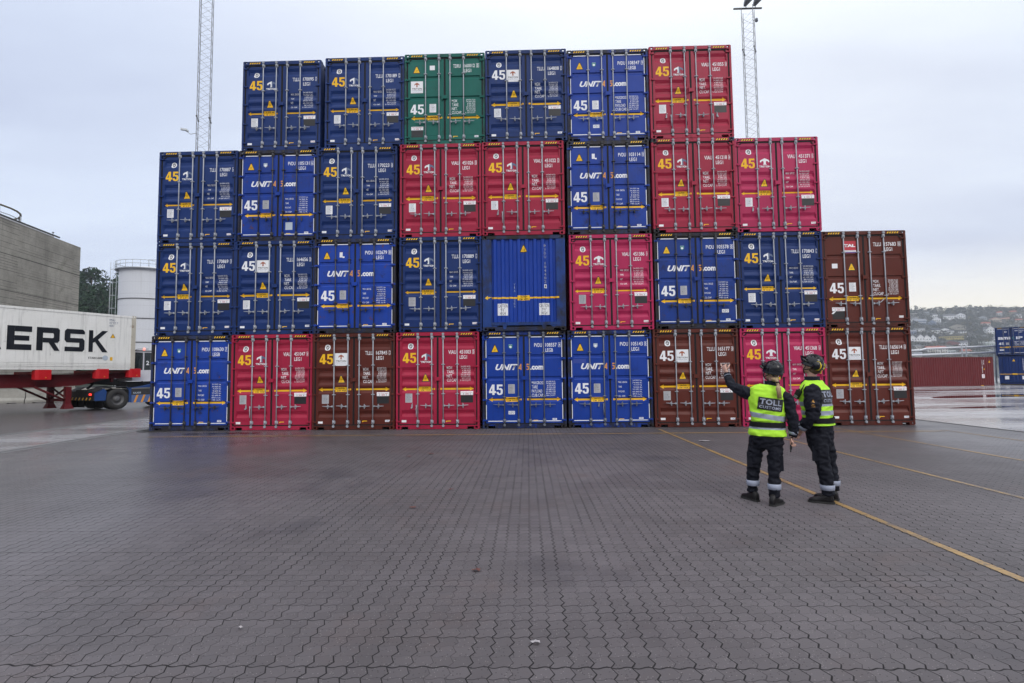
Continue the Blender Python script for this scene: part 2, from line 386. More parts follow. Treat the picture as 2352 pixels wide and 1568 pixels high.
# yellow bay lines, worn
def line_material():
    m, t, b = mat('line_yellow'); p = t.pos()
    n = t.noise(p, 6, 6, .75); n2 = t.noise(p, 40, 3, .7); big = t.noise(p, .8, 3, .5)
    wear = t.ss(t.m('ADD', t.m('ADD', n, t.m('MULTIPLY', t.m('SUBTRACT', n2, .5), .6)), t.m('MULTIPLY', t.m('SUBTRACT', big, .5), .7)), .46, .70)
    c = t.xyz(p); P = .1115
    f = lambda v, wd: t.m('LESS_THAN', t.m('SUBTRACT', .5, t.m('ABSOLUTE', t.m('SUBTRACT', t.m('FRACT', t.m('DIVIDE', v, P)), .5))), wd)
    tri = t.m('SUBTRACT', t.m('MULTIPLY', t.m('ABSOLUTE', t.m('SUBTRACT', t.m('FRACT', t.m('ADD', t.m('DIVIDE', c[1], P), .25)), .5)), 4.0), 1.0)
    j = t.m('MAXIMUM', f(t.m('ADD', c[0], t.m('MULTIPLY', tri, -.0125)), .035), t.m('MULTIPLY', f(t.m('ADD', c[1], t.m('MULTIPLY', t.m('SINE', t.m('MULTIPLY', c[0], 2 * math.pi / P)), .0055)), .025), .7))
    col = t.mix(t.m('MULTIPLY', n2, .35), (.34, .205, .06), (.19, .14, .075))
    col = t.mix(wear, col, (.085, .072, .068)); col = t.mix(j, col, (.012, .010, .009))
    t.put(b.inputs['Base Color'], col); b.inputs['Roughness'].default_value = .45
line_material()
for (a, bb, wd) in (((3.73, 15.5), (3.73, -6), .082), ((6.12, 15.5), (6.12, -6), .072), ((8.65, 15.5), (8.65, -6), .07), ((11.05, 14.7), (11.05, -2), .065)):
    strip('bay_line', a, bb, wd, .0045, MATS['line_yellow'])
strip('bay_line', (-10.4, 14.45), (10.9, 14.45), .15, .0042, MATS['line_yellow'])
# litter and fallen leaves
plain('leaf_brown', (.10, .030, .022), .5); plain('litter_white', (.34, .32, .33), .6, var=.3)
def scrap(name, x, y, s, m, label, cat, seed, group=None):
    rnd = random.Random(seed); g = MB(); n = 11
    top = []; 
    for i in range(n):
        a = i / n * 6.283; r = s * rnd.uniform(.55, 1.0); top.append((r * math.cos(a), r * .6 * math.sin(a), .006 + rnd.uniform(0, .012)))
    for i in range(n): g.face([top[i], top[(i + 1) % n], (0, 0, .016)])
    o = g.build(name, m, weld=True); o.location = (x, y, .004); tag(o, label, cat, group); return o
scrap('fallen_leaf', -.43, 4.44, .05, MATS['leaf_brown'], 'dark red fallen leaf lying alone in the open paving', 'leaf', 1)
for k_, (lx_, ly_) in enumerate(((-2.37, 10.58), (-1.98, 10.91), (-1.08, 7.52), (-1.4, 6.51))): scrap('fallen_leaf', lx_, ly_, (.07, .09, .05, .05)[k_], MATS['leaf_brown'], ('dark red fallen leaf left of another leaf, well in front of the crimson container', 'larger dark red fallen leaf, the farthest one towards the stack', 'small fallen leaf in the middle distance, rightmost of the scattered ones', 'small fallen leaf nearer the viewer than the other scattered ones')[k_], 'leaf', 7 + k_)
scrap('litter', 4.1, 12.7, .16, MATS['litter_white'], 'flattened pale litter beside the long yellow line near the brown container', 'litter', 2)
scrap('bird_dropping', .03, 3.27, .035, MATS['litter_white'], 'small whitish splash on the nearest paving', 'stain', 3)
scrap('paper_scrap', -1.84, 3.44, .022, MATS['litter_white'], 'tiny white paper scrap on the near left paving', 'litter', 4)
# ================================================================== CONTAINERS
CW, CH, CL = 2.5, 2.896, 13.716
YD = .030                                   # door skin behind the post face
PROF = {'A': [(.245, .335, .42, .50, .040), (1.045, 1.135, 1.20, 1.285, .040), (1.325, 1.415, 1.48, 1.565, .040), (1.605, 1.695, 1.74, 1.81, .040), (2.325, 2.415, 2.45, 2.53, .040)],
        'B': [(.705, .725, .78, .825, .030), (1.355, 1.375, 1.43, 1.475, .030), (2.005, 2.025, 2.08, 2.125, .030)]}
XR = [(.165, 1.13), (1.385, 2.355)]; SOFT = .02
def prof_y(typ, x, zt):
    """depth of the pressed door skin at x, distance-from-top zt"""
    ix = 0.0
    for a, b_ in XR: ix = max(ix, min(1, max(0, (x - a) / SOFT)), 0) if x < (a + b_) / 2 and x > a - 1e-6 else (min(1, max(0, (b_ - x) / SOFT)) if (a + b_) / 2 <= x <= b_ + 1e-6 else ix)
    dz = 0.0
    for t0, ta, tb, t1, dd in PROF.get(typ, []):
        if t0 < zt < t1: dz = dd * (min(1, (zt - t0) / (ta - t0)) if zt < tb else (t1 - zt) / (t1 - tb))
    return YD + dz * ix
def conform(bm, typ, off):
    """fold flat lettering (x, z in metres) onto the pressed skin"""
    zs = [v.co.z for v in bm.verts]; 
    if not zs: return
    cuts = [('z', CH - q) for r_ in PROF[typ] for q in r_[:4]] + [('x', q) for a, b_ in XR for q in (a, a + SOFT, b_ - SOFT, b_)]
    for ax, q in cuts:
        co = Vector((q, 0, 0)) if ax == 'x' else Vector((0, 0, q)); no = Vector((1, 0, 0)) if ax == 'x' else Vector((0, 0, 1))
        bmesh.ops.bisect_plane(bm, geom=bm.verts[:] + bm.edges[:] + bm.faces[:], plane_co=co, plane_no=no, dist=1e-5)
    for v in bm.verts: v.co.y = prof_y(typ, v.co.x, CH - v.co.z) - off
def door_mesh(typ, side):
    x0, x1 = ((.102, 1.222), (1.278, 2.398))[side]; a, b_ = XR[side]
    t0, t1 = .145, 2.745
    xs = [x0, a, a + SOFT, b_ - SOFT, b_, x1]; ts = [t0] + [q for r_ in PROF[typ] for q in r_[:4]] + [t1]
    g = MB(); V = [[g.bm.verts.new((x, prof_y(typ, x, q), CH - q)) for x in xs] for q in ts]
    for i in range(len(ts) - 1):
        for j in range(len(xs) - 1): g.bm.faces.new((V[i][j], V[i][j + 1], V[i + 1][j + 1], V[i + 1][j]))
    # returns at the edges
    for (xa, xb) in ((x0, x0), (x1, x1)):
        g.face([(xa, YD, CH - t0), (xa, YD + .05, CH - t0), (xa, YD + .05, CH - t1), (xa, YD, CH - t1)])
    g.face([(x0, YD, CH - t0), (x1, YD, CH - t0), (x1, YD + .05, CH - t0), (x0, YD + .05, CH - t0)])
    g.face([(x0, YD, CH - t1), (x1, YD, CH - t1), (x1, YD + .05, CH - t1), (x0, YD + .05, CH - t1)])
    # raised stiles along the edge and the fold line near the top
    g.box(x0 + .002, x0 + .035 if side == 0 else x0 + .05, YD - .006, YD, CH - t1 + .002, CH - t0 - .002)
    g.box(x1 - .05 if side == 0 else x1 - .035, x1 - .002, YD - .006, YD, CH - t1 + .002, CH - t0 - .002)
    g.box(x0 + .052, x1 - .052, YD - .004, YD, CH - .212, CH - .206); g.box(x0 + .052, x1 - .052, YD - .003, YD, CH - 2.603, CH - 2.598)
    return g.mesh('door', MATS['paint_navy'], recalc=True)
def casting_mesh():
    """corner casting 162 x 178 x 118 with real openings in front, side and top; origin at its outer front bottom corner, hollow"""
    g = MB(); W_, D_, H_ = .165, .178, .118
    def holed(mk, w_, h_, cx, cz, rx, rz):
        n = 16; hole = []; rim = []; inn = []
        for i in range(n):
            a = i * 2 * math.pi / n + math.pi / n; c_, s_ = math.cos(a), math.sin(a)
            hole.append((cx + rx * math.copysign(abs(c_) ** .6, c_), cz + rz * math.copysign(abs(s_) ** .6, s_)))
            k = max(abs(c_), abs(s_)); px = w_ / 2 + w_ / 2 * c_ / k; pz = h_ / 2 + h_ / 2 * s_ / k; rim.append((px, pz))
        for i in range(n):
            j = (i + 1) % n
            g.face([mk(*rim[i], 0), mk(*rim[j], 0), mk(*hole[j], 0), mk(*hole[i], 0)])
            g.face([mk(*hole[i], 0), mk(*hole[j], 0), mk(*hole[j], .028), mk(*hole[i], .028)])
    holed(lambda u, v, q: (u, q, v), W_, H_, .09, .052, .034, .037)
    holed(lambda u, v, q: (q, u, v), D_, H_, .09, .052, .036, .034)
    holed(lambda u, v, q: (u, v, H_ - q), W_, D_, .092, .09, .036, .055)
    holed(lambda u, v, q: (u, v, q), W_, D_, .092, .09, .036, .055)
    g.face([(W_, 0, 0), (W_, D_, 0), (W_, D_, H_), (W_, 0, H_)]); g.face([(0, D_, 0), (W_, D_, 0), (W_, D_, H_), (0, D_, H_)])
    bmesh.ops.remove_doubles(g.bm, verts=g.bm.verts, dist=1e-5)
    return g.mesh('corner_casting', MATS['paint_navy'])
def side_mesh(L=CL, H=CH, mats=None, pitch=.278, depth=.036):
    g = MB(); n = int((L - .36) / pitch); y = .18; pts = [(0, .17)]
    for i in range(n):
        pts += [(0, y + .04), (0, y + .10), (depth, y + .17), (depth, y + .21)]; y += pitch
    pts += [(0, L - .17)]
    V = [(g.bm.verts.new((a, q, .15)), g.bm.verts.new((a, q, H - .09))) for a, q in pts]
    for p, q in zip(V, V[1:]): g.bm.faces.new((p[0], q[0], q[1], p[1]))
    return g.mesh('side_wall', mats or MATS['paint_navy'], recalc=False)
def frame_mesh(typ, L=CL, W=CW, H=CH):
    g = MB()
    # front posts
    g.box(0, .062, 0, .12, .1185, H - .1185); g.box(W - .062, W, 0, .12, .1185, H - .1185)
    g.box(.0, .16, .121, .17, .12, H - .12); g.box(W - .16, W, .121, .17, .12, H - .12)
    # header and sill (sill notched for the lashing pockets)
    g.box(.166, W - .166, .002, .10, H - .108, H - .004)
    g.box(.166, W - .166, .004, .012, H - .004, H)        # drip lip
    g.box(.37, W - .37, .004, .10, .004, .120); g.box(.166, .37, .004, .10, .078, .120); g.box(W - .37, W - .166, .004, .10, .078, .120)
    # long rails and rear posts
    for x0, x1 in ((.003, .063), (W - .063, W - .003)):
        g.box(x0, x1, .18, L - .18, .03, .15); g.box(x0, x1, .18, L - .18, H - .092, H - .028)
    g.box(.003, .15, L - .15, L - .003, .119, H - .119); g.box(W - .15, W - .003, L - .15, L - .003, .119, H - .119)
    g.box(.166, W - .166, L - .10, L - .003, H - .108, H - .006); g.box(.166, W - .166, L - .10, L - .003, .02, .12)
    for k in range(1, 14): g.box(.064, W - .064, k * L / 14, k * L / 14 + .05, .04, .13)
    return g.mesh('frame', MATS['frame_navy'])
def gasket_mesh():
    g = MB(); H = CH
    t = .128
    out = [(.063, 2.775), (.063, .215), (.160, .175), (.205, t - .008), (2.295, t - .008), (2.340, .175), (2.437, .215), (2.437, 2.775)]
    inn = [(.101, 2.742), (.101, .240), (.182, .205), (.220, t + .026), (2.280, t + .026), (2.318, .205), (2.399, .240), (2.399, 2.742)]
    for i in range(7):
        q = [out[i], out[i + 1], inn[i + 1], inn[i]]
        g.prism([(a, H - b_) for a, b_ in q], 'y', .016, .030)
    g.prism([(.063, H - 2.775), (2.437, H - 2.775), (2.399, H - 2.742), (.101, H - 2.742)], 'y', .016, .030)
    g.box(1.224, 1.276, .018, .032, H - 2.741, H - t - .027)
    # filler behind the chamfered corners
    return g.mesh('gasket', MATS['rubber'])
def backing_mesh(L=CL):
    g = MB(); g.box(.064, CW - .064, .11, .118, .05, CH - .05); return g.mesh('inner_panel', MATS['void'])  # near-black sheet painted as the dark hollow behind the doors
BARX = (.655, 1.075, 1.42, 1.84)
def bar_mesh(typ):
    g = MB(); H = CH
    g.tube([(0, -.004, H - .06), (0, -.004, H - 2.80)], .0165, 12)
    br = (.97, 1.85) if typ == 'A' else (.645, 1.965)
    for q in br:          # rod brackets on the door
        g.box(-.052, .052, -.012, YD, H - q - .012, H - q + .012); g.tube([(0, -.004, H - q - .02), (0, -.004, H - q + .02)], .027, 10)
        for s in (-1, 1): g.tube([(s * .042, -.020, H - q), (s * .042, -.010, H - q)], .009, 8)
    for q in (.155, 2.67):  # guide plates
        g.box(-.036, .024, -.012, YD, H - q - .058, H - q + .058); g.box(.026, .046, -.004, YD, H - q - .04, H - q + .04)
        g.tube([(0, -.010, H - q - .045), (0, -.010, H - q + .045)], .027, 10)
        for s in (-1, 1):
            for w_ in (-1, 1): g.tube([(s * .028, -.022, H - q + w_ * .048), (s * .028, -.013, H - q + w_ * .048)], .007, 6)
    for q, sg in ((.055, 1), (2.795, -1)):  # cams and keepers
        g.box(-.036, .036, -.030, .004, H - q - .014, H - q + .014); g.box(-.022, .030, -.040, -.012, H - q - .034, H - q - .018)
        g.box(-.026, .026, -.036, .003, H - q + .018, H - q + .034)
    return g.mesh('lock_bar', MATS['galv'], recalc=True)
def handle_mesh(open_=False, bent=0.0):
    g = MB(); z0 = 0.0
    if not open_:     # lever lying to +x, origin at the bar
        g.box(.018, .058, -.034, -.004, -.024, .026)
        g.tube([(.04, -.020, .002), (.12, -.034, -.004), (.16, -.036, .0), (.24, -.038, .006 + bent * .3), (.335, -.036, .012 + bent)], [.014, .012, .014, .011, .009], 8)
        g.box(.150, .196, -.018, .028, -.034, .034); g.box(.160, .186, -.048, -.014, -.048, -.020); g.box(.160, .186, -.048, -.014, .024, .052)
        g.tube([(.173, -.036, .055), (.173, -.036, .070)], .012, 8); g.tube([(.173, -.030, -.05), (.173, -.030, -.072)], .014, 8)
    else:             # lever hanging down, catch left alone on the door
        g.box(.018, .055, -.034, -.004, -.024, .026)
        g.tube([(.035, -.022, -.02), (.042, -.036, -.10), (.034, -.034, -.20), (.036, -.034, -.33)], [.013, .013, .014, .010], 8)
        g.box(.155, .190, -.010, .028, -.055, .045); g.box(.165, .205, -.030, -.005, -.075, -.040); g.tube([(.17, -.02, .04), (.15, -.02, .075)], .011, 8)
    return g.mesh('handle', MATS['galv'])
def hinge_mesh():
    g = MB(); g.prism([(.004, -.026), (.004, .026), (.06, .022), (.165, .012), (.165, -.012), (.06, -.022)], 'y', -.010, -.001)
    g.box(.064, .160, -.001, YD - .007, -.011, .011)
    g.tube([(.062, -.012, -.034), (.062, -.012, .034)], .014, 10); return g.mesh('hinge', MATS['paint_navy'])
def lock_box_mesh():
    g = MB(); g.box(1.172, 1.325, -.022, YD - .0065, -.055, .050); g.box(1.165, 1.20, -.012, YD - .0065, .054, .086); g.box(1.168, 1.195, -.030, YD - .0065, -.09, -.060)
    return g.mesh('lock_box', MATS['paint_navy'])
def hazard_mesh():
    g = MB(); 
    for x0 in (.20,):
        x1 = x0 + .36; g.mi = 0; g.flat([(x0, CH - .088), (x1, CH - .088), (x1, CH - .038), (x0, CH - .038)], -.0000)
        g.mi = 1
        for k in range(5):
            a = x0 + .004 + k * .072; g.flat([(a, CH - .088), (a + .036, CH - .088), (min(a + .066, x1), CH - .038), (a + .030, CH - .038)], -.0012)
    return g.mesh('hazard_stripes', [MATS['decal_black'], MATS['decal_yellow']], recalc=False)
CM = {}
for ty in 'AB':
    CM['door' + ty] = (door_mesh(ty, 0), door_mesh(ty, 1)); CM['bar' + ty] = bar_mesh(ty)
CM.update(cast=casting_mesh(), side=side_mesh(), frame=frame_mesh('A'), gasket=gasket_mesh(), back=backing_mesh(), handle=handle_mesh(), handle_open=handle_mesh(True), handle_bent=handle_mesh(False, .12), hinge=hinge_mesh(), box=lock_box_mesh(), hazard=hazard_mesh())
g = MB(); g.box(.064, CW - .064, .10, CL - .10, CH - .035, CH - .02); CM['roof'] = g.mesh('roof', MATS['paint_navy'])
g = MB(); g.box(.064, CW - .064, .10, CL - .10, .13, .15); CM['floor'] = g.mesh('floor', MATS['rubber'])
def part(name, me, parent, material=None, loc=(0, 0, 0), scale=None, color=None, rot=None):
    o = new_obj(name, me, parent); o.location = loc
    if scale: o.scale = scale
    if rot: o.rotation_euler = rot
    if material:
        for s in o.material_slots: s.link = 'OBJECT'; s.material = MATS[material]
    if color: o.color = (*color, 1)
    return o
# ---- lettering on a door end: one small mesh per mark, folded onto the skin
DM = ['decal_white', 'decal_yellow', 'decal_orange', 'decal_black', 'decal_plate', 'decal_grey', 'decal_red', 'decal_teal', 'decal_blue', 'decal_rust', 'decal_pale']
W_, Y_, O_, K_, P_, G_, R_, T_, B_, U_, L_ = range(11)
def txt(g, s, x0, x1, t0, t1, mi, bold=0.02, shear=0.0, off=.0):
    if s in ('1', 'I'): x0, x1 = x0 + (x1 - x0) * .3, x1 - (x1 - x0) * (.35 if s == '1' else .45)
    me = text_mesh(s, bold, shear)
    Mx = Matrix.Translation((x0, -off, CH - t1)) @ Matrix(((x1 - x0, 0, 0, 0), (0, 0, 1, 0), (0, t1 - t0, 0, 0), (0, 0, 0, 1)))
    g.add_mesh(me, Mx, mi)
def rect(g, x0, x1, t0, t1, mi): g.mi = mi; g.flat([(x0, CH - t1), (x1, CH - t1), (x1, CH - t0), (x0, CH - t0)], 0)
def poly(g, pts, mi): g.mi = mi; g.flat([(a, CH - b_) for a, b_ in pts], 0)
def ell(g, cx, ct, rx, rt, mi, n=20, p=.8): poly(g, [(cx + rx * math.copysign(abs(math.cos(a)) ** p, math.cos(a)), ct + rt * math.copysign(abs(math.sin(a)) ** p, math.sin(a))) for a in [i * 2 * math.pi / n for i in range(n)]], mi)
def t_logo(g, x0, x1, t0, t1, c1, c2):
    q = lambda u, v: (x0 + (x1 - x0) * u, t0 + (t1 - t0) * v)
    poly(g, [q(.5, .0), q(.5, 1), q(.27, 1), q(.38, .9), q(.38, .50), q(.30, .42), q(.18, .46), q(.13, .62), q(.0, .62), q(.02, .38), q(.12, .24)], c1)
    poly(g, [q(.5, .0), q(.88, .24), q(.98, .38), q(1, .62), q(.87, .62), q(.82, .46), q(.70, .42), q(.62, .50), q(.62, .9), q(.73, 1), q(.5, 1)], c2)
def seal(g, cx, ct):
    return [(lambda h: ell(h, cx, ct, .083, .092, W_)), (lambda h: (ell(h, cx, ct, .048, .060, K_), rect(h, cx - .05, cx + .05, ct - .078, ct - .070, K_), rect(h, cx - .04, cx + .04, ct + .069, ct + .074, K_))),
            (lambda h: (rect(h, cx - .026, cx - .010, ct - .03, ct + .045, W_), rect(h, cx + .004, cx + .020, ct - .045, ct + .03, W_), rect(h, cx - .02, cx + .03, ct - .008, ct + .004, W_)))]
def warn(cx, ct, s=.115):
    tri = lambda k, dy=0: [(cx - k * .5, ct + k * .48 + dy), (cx + k * .5, ct + k * .48 + dy), (cx + k * .07, ct - k * .52 + dy), (cx - k * .07, ct - k * .52 + dy)]
    return [lambda h: poly(h, tri(.245), K_), lambda h: poly(h, tri(.188, .006), Y_), lambda h: (txt(h, 'SUPER', cx - .035, cx + .035, ct + .012, ct + .026, K_), txt(h, 'HEAVY', cx - .035, cx + .035, ct + .044, ct + .058, K_))]
def arrow(ct, x0, x1, bx, mode):
    sh = .026 if mode == 'cau' else .020; hd = .062 if mode == 'cau' else .05; hl = .12 if mode == 'cau' else .09
    def base(h):
        segs = [(x0 + hl, 1.13), (1.137, 1.227), (1.273, x1 - hl)] if mode == 'cau' else [(x0 + hl, 1.125), (1.39, x1 - hl)]
        for a, b_ in segs: rect(h, a, b_, ct - sh, ct + sh, Y_)
        poly(h, [(x0, ct), (x0 + hl, ct - hd), (x0 + hl, ct + hd)], Y_); poly(h, [(x1, ct), (x1 - hl, ct + hd), (x1 - hl, ct - hd)], Y_)
    lay = [base, lambda h: rect(h, bx, bx + .37, ct - .068, ct + .068, Y_)]
    if mode == 'cau': lay.append(lambda h: (txt(h, 'CAUTION', bx + .09, bx + .28, ct - .055, ct - .008, K_), txt(h, '2.5M  WIDE', bx + .05, bx + .33, ct + .014, ct + .058, K_)))
    else: lay.append(lambda h: (txt(h, '2,50 m', bx + .06, bx + .32, ct - .058, ct - .010, K_), txt(h, "8' 2.5\"", bx + .07, bx + .30, ct + .012, ct + .058, K_)))
    return lay
def cargo(x0, t0, dk=.22):
    def l0(h): rect(h, x0, x0 + .375, t0, t0 + .112, W_); rect(h, x0 + .004, x0 + .372, t0 + .118, t0 + .118 + dk, K_)
    def l1(h):
        txt(h, 'AFFIX CARGO LABELS', x0 + .025, x0 + .35, t0 + .016, t0 + .042, R_, .0); txt(h, 'HERE', x0 + .14, x0 + .245, t0 + .060, t0 + .098, R_, .01)
        for k in (.085, .285): rect(h, x0 + k, x0 + k + .010, t0 + .056, t0 + .09, K_); poly(h, [(x0 + k - .007, t0 + .085), (x0 + k + .017, t0 + .085), (x0 + k + .005, t0 + .102)], K_)
    return [l0, l1]
def plate(x0, x1, t0, t1, mi, seed):
    rnd = random.Random(seed)
    def l1(h):
        n = 12
        for k in range(n):
            q = t0 + .018 + (t1 - t0 - .03) * k / n; rect(h, x0 + .018, x1 - .018 - rnd.uniform(0, .06), q, q + .004, G_ if k % 4 else K_)
        for _ in range(2): u = rnd.uniform(x0 + .05, x1 - .06); v = rnd.uniform(t0 + .08, t1 - .1); rect(h, u, u + .014, v, v + .014, K_)
    return [lambda h: rect(h, x0, x1, t0, t1, mi), l1]
def sticker(x0, x1, t0, t1, s=None, c=B_): return [lambda h: rect(h, x0, x1, t0, t1, W_), lambda h: s and txt(h, s, x0 + .018, x1 - .018, t0 + .016, t1 - .016, c, .01)]
def triton_plate(x0, t0):
    return [lambda h: rect(h, x0, x0 + .38, t0, t0 + .38, W_), lambda h: (t_logo(h, x0 + .11, x0 + .27, t0 + .045, t0 + .185, U_, U_), txt(h, 'TRITON', x0 + .035, x0 + .345, t0 + .215, t0 + .265, K_, .02), txt(h, 'INTERNATIONAL', x0 + .035, x0 + .345, t0 + .285, t0 + .310, G_, .0), txt(h, 'www.tritoninternational.com', x0 + .035, x0 + .345, t0 + .335, t0 + .348, G_, .0))]
def reg(pre, num, chk, code, t, far=False, xn=1.92):
    xp = xn - .335
    def l(h):
        txt(h, pre, xp, xp + .235, t, t + .115, W_, .012); txt(h, num, xn, xn + .34, t - .004, t + .111, W_, .012); txt(h, code, xn + .005, xn + .225, t + .155, t + .265, W_, .012)
        cx = xn + (.395 if far else .385); 
        for a in ((cx, cx + .085, t - .012, t - .004), (cx, cx + .085, t + .112, t + .12), (cx, cx + .008, t - .004, t + .112), (cx + .077, cx + .085, t - .004, t + .112)): rect(h, *a, W_)
        txt(h, chk, cx + .022, cx + .063, t + .006, t + .102, W_, .02)
    return [l]
def weights(mode, t, xl=1.53, xn=1.93):
    rows = {'MGW': ('MGW.', 'TARE.', 'NET.', 'CU.CAP.'), 'MG': ('MAX. GROSS', 'TARE', 'NET', 'CU. CAP.'), 'MGP': ('MAX. GROSS', 'TARE', 'PAYLOAD', 'CU. CAP.'), 'MXP': ('MAXGROSS', 'TARE', 'PAYLOAD', 'CUB.CAP.')}[mode]
    nums = {'MGW': ('34.000 KGS', '74.960 LBS', '4.280 KGS', '9.440 LBS', '29.720 KGS', '65.520 LBS', '89.2 CU.M', '3.150 CU.FT'), 'MG': ('34.000 KGS.', '74.960 LBS.', '4.450 KGS.', '9.810 LBS.', '29.550 KGS.', '65.150 LBS.', '89.3 CU.M.', '3.154 CU.FT.'),
            'MGP': ('34.000 kg.', '74.960 lb.', '4.320 kg.', '9.520 lb.', '29.680 kg.', '65.440 lb.', '89.0 cu.m.', '3.145 cu.ft.'), 'MXP': ('34.000 KG.', '74.960 LBS', '4.320 KG.', '9.520 LBS', '29.680 KG.', '65.440 LBS', '89.0 CU.M.', '3.144 CU.FT.')}[mode]
    big = mode in ('MGW', 'MXP'); dt = .123 if big else .138
    def l(h):
        for k, s in enumerate(rows):
            q = t + k * dt; hh = .092 if big else .052; wd = len(s) * (.044 if big else .026); txt(h, s, xl, xl + wd, q + (0 if big else .03), q + hh + (0 if big else .03), W_, .005)
        for k, s in enumerate(nums):
            q = t - .01 + k * (dt * 4 - .02) / 8; wd = len(s) * .0285; txt(h, s, xn + .31 - wd, xn + .31, q, q + .044, W_, .0)
    return [l]
def digit(h, ch, x0, x1, t0, t1, mi):
    q = lambda u, v: (x0 + (x1 - x0) * u, t1 - (t1 - t0) * v)
    if ch == '4':
        for pl in ([(.46, 0), (.80, 0), (.80, 1), (.46, 1)], [(0, .18), (.46, .18), (.46, .37), (0, .37)], [(.80, .18), (1, .18), (1, .37), (.80, .37)], [(0, .37), (.24, .37), (.46, .70), (.46, 1)]): poly(h, [q(*p) for p in pl], mi)
    else:
        for pl in ([(.06, .82), (.95, .82), (.95, 1), (.06, 1)], [(.06, .46), (.38, .54), (.38, .82), (.06, .82)]): poly(h, [q(*p) for p in pl], mi)
        o_ = [(.38, .60), (.62, .66), (.86, .61), (.98, .47), (1, .30), (.94, .12), (.78, .02), (.5, -.01), (.22, .02), (.06, .12), (0, .29)]
        i_ = [(.38, .46), (.54, .50), (.63, .46), (.66, .40), (.67, .31), (.65, .21), (.60, .16), (.5, .14), (.41, .16), (.35, .22), (.33, .29)]
        for k in range(10): poly(h, [q(*o_[k]), q(*o_[k + 1]), q(*i_[k + 1]), q(*i_[k])], mi)
def num45(x0, x1, t0, t1, mi): return [lambda h: (digit(h, '4', x0, x0 + (x1 - x0) * .50, t0, t1, mi), digit(h, '5', x0 + (x1 - x0) * .54, x1, t0, t1, mi))]
def tick(): return [lambda h: (rect(h, 1.51, 1.65, 2.645, 2.665, Y_), rect(h, 1.50, 1.535, 2.665, 2.685, Y_))]
def put_marks(root, name, typ, layers, label=None):
    """layers are stacked 1 mm apart so nothing is coplanar"""
    allbm = MB(); jx, jz = (rndc.uniform(-.012, .012), rndc.uniform(-.014, .014)) if name not in ('reflective_tape', 'company_name') else (0, 0)
    for i, fn in enumerate(layers):
        h = MB(); fn(h)
        for v in h.bm.verts: v.co.x += jx; v.co.z += jz
        conform(h.bm, typ, .0012 + .0011 * i)
        me = h.mesh('tmp', [MATS[m] for m in DM], recalc=False)
        n0 = len(allbm.bm.faces); allbm.bm.from_mesh(me); bpy.data.meshes.remove(me)
    bmesh.ops.recalc_face_normals(allbm.bm, faces=allbm.bm.faces)
    o = allbm.build(name, [MATS[m] for m in DM], root, recalc=False)
    if label: o['label'] = label
    return o
rndc = random.Random(5)
NAMES = {'navy': 'navy', 'blue': 'bright blue', 'red': 'crimson', 'pink': 'pinkish red', 'brown': 'brown', 'green': 'green'}
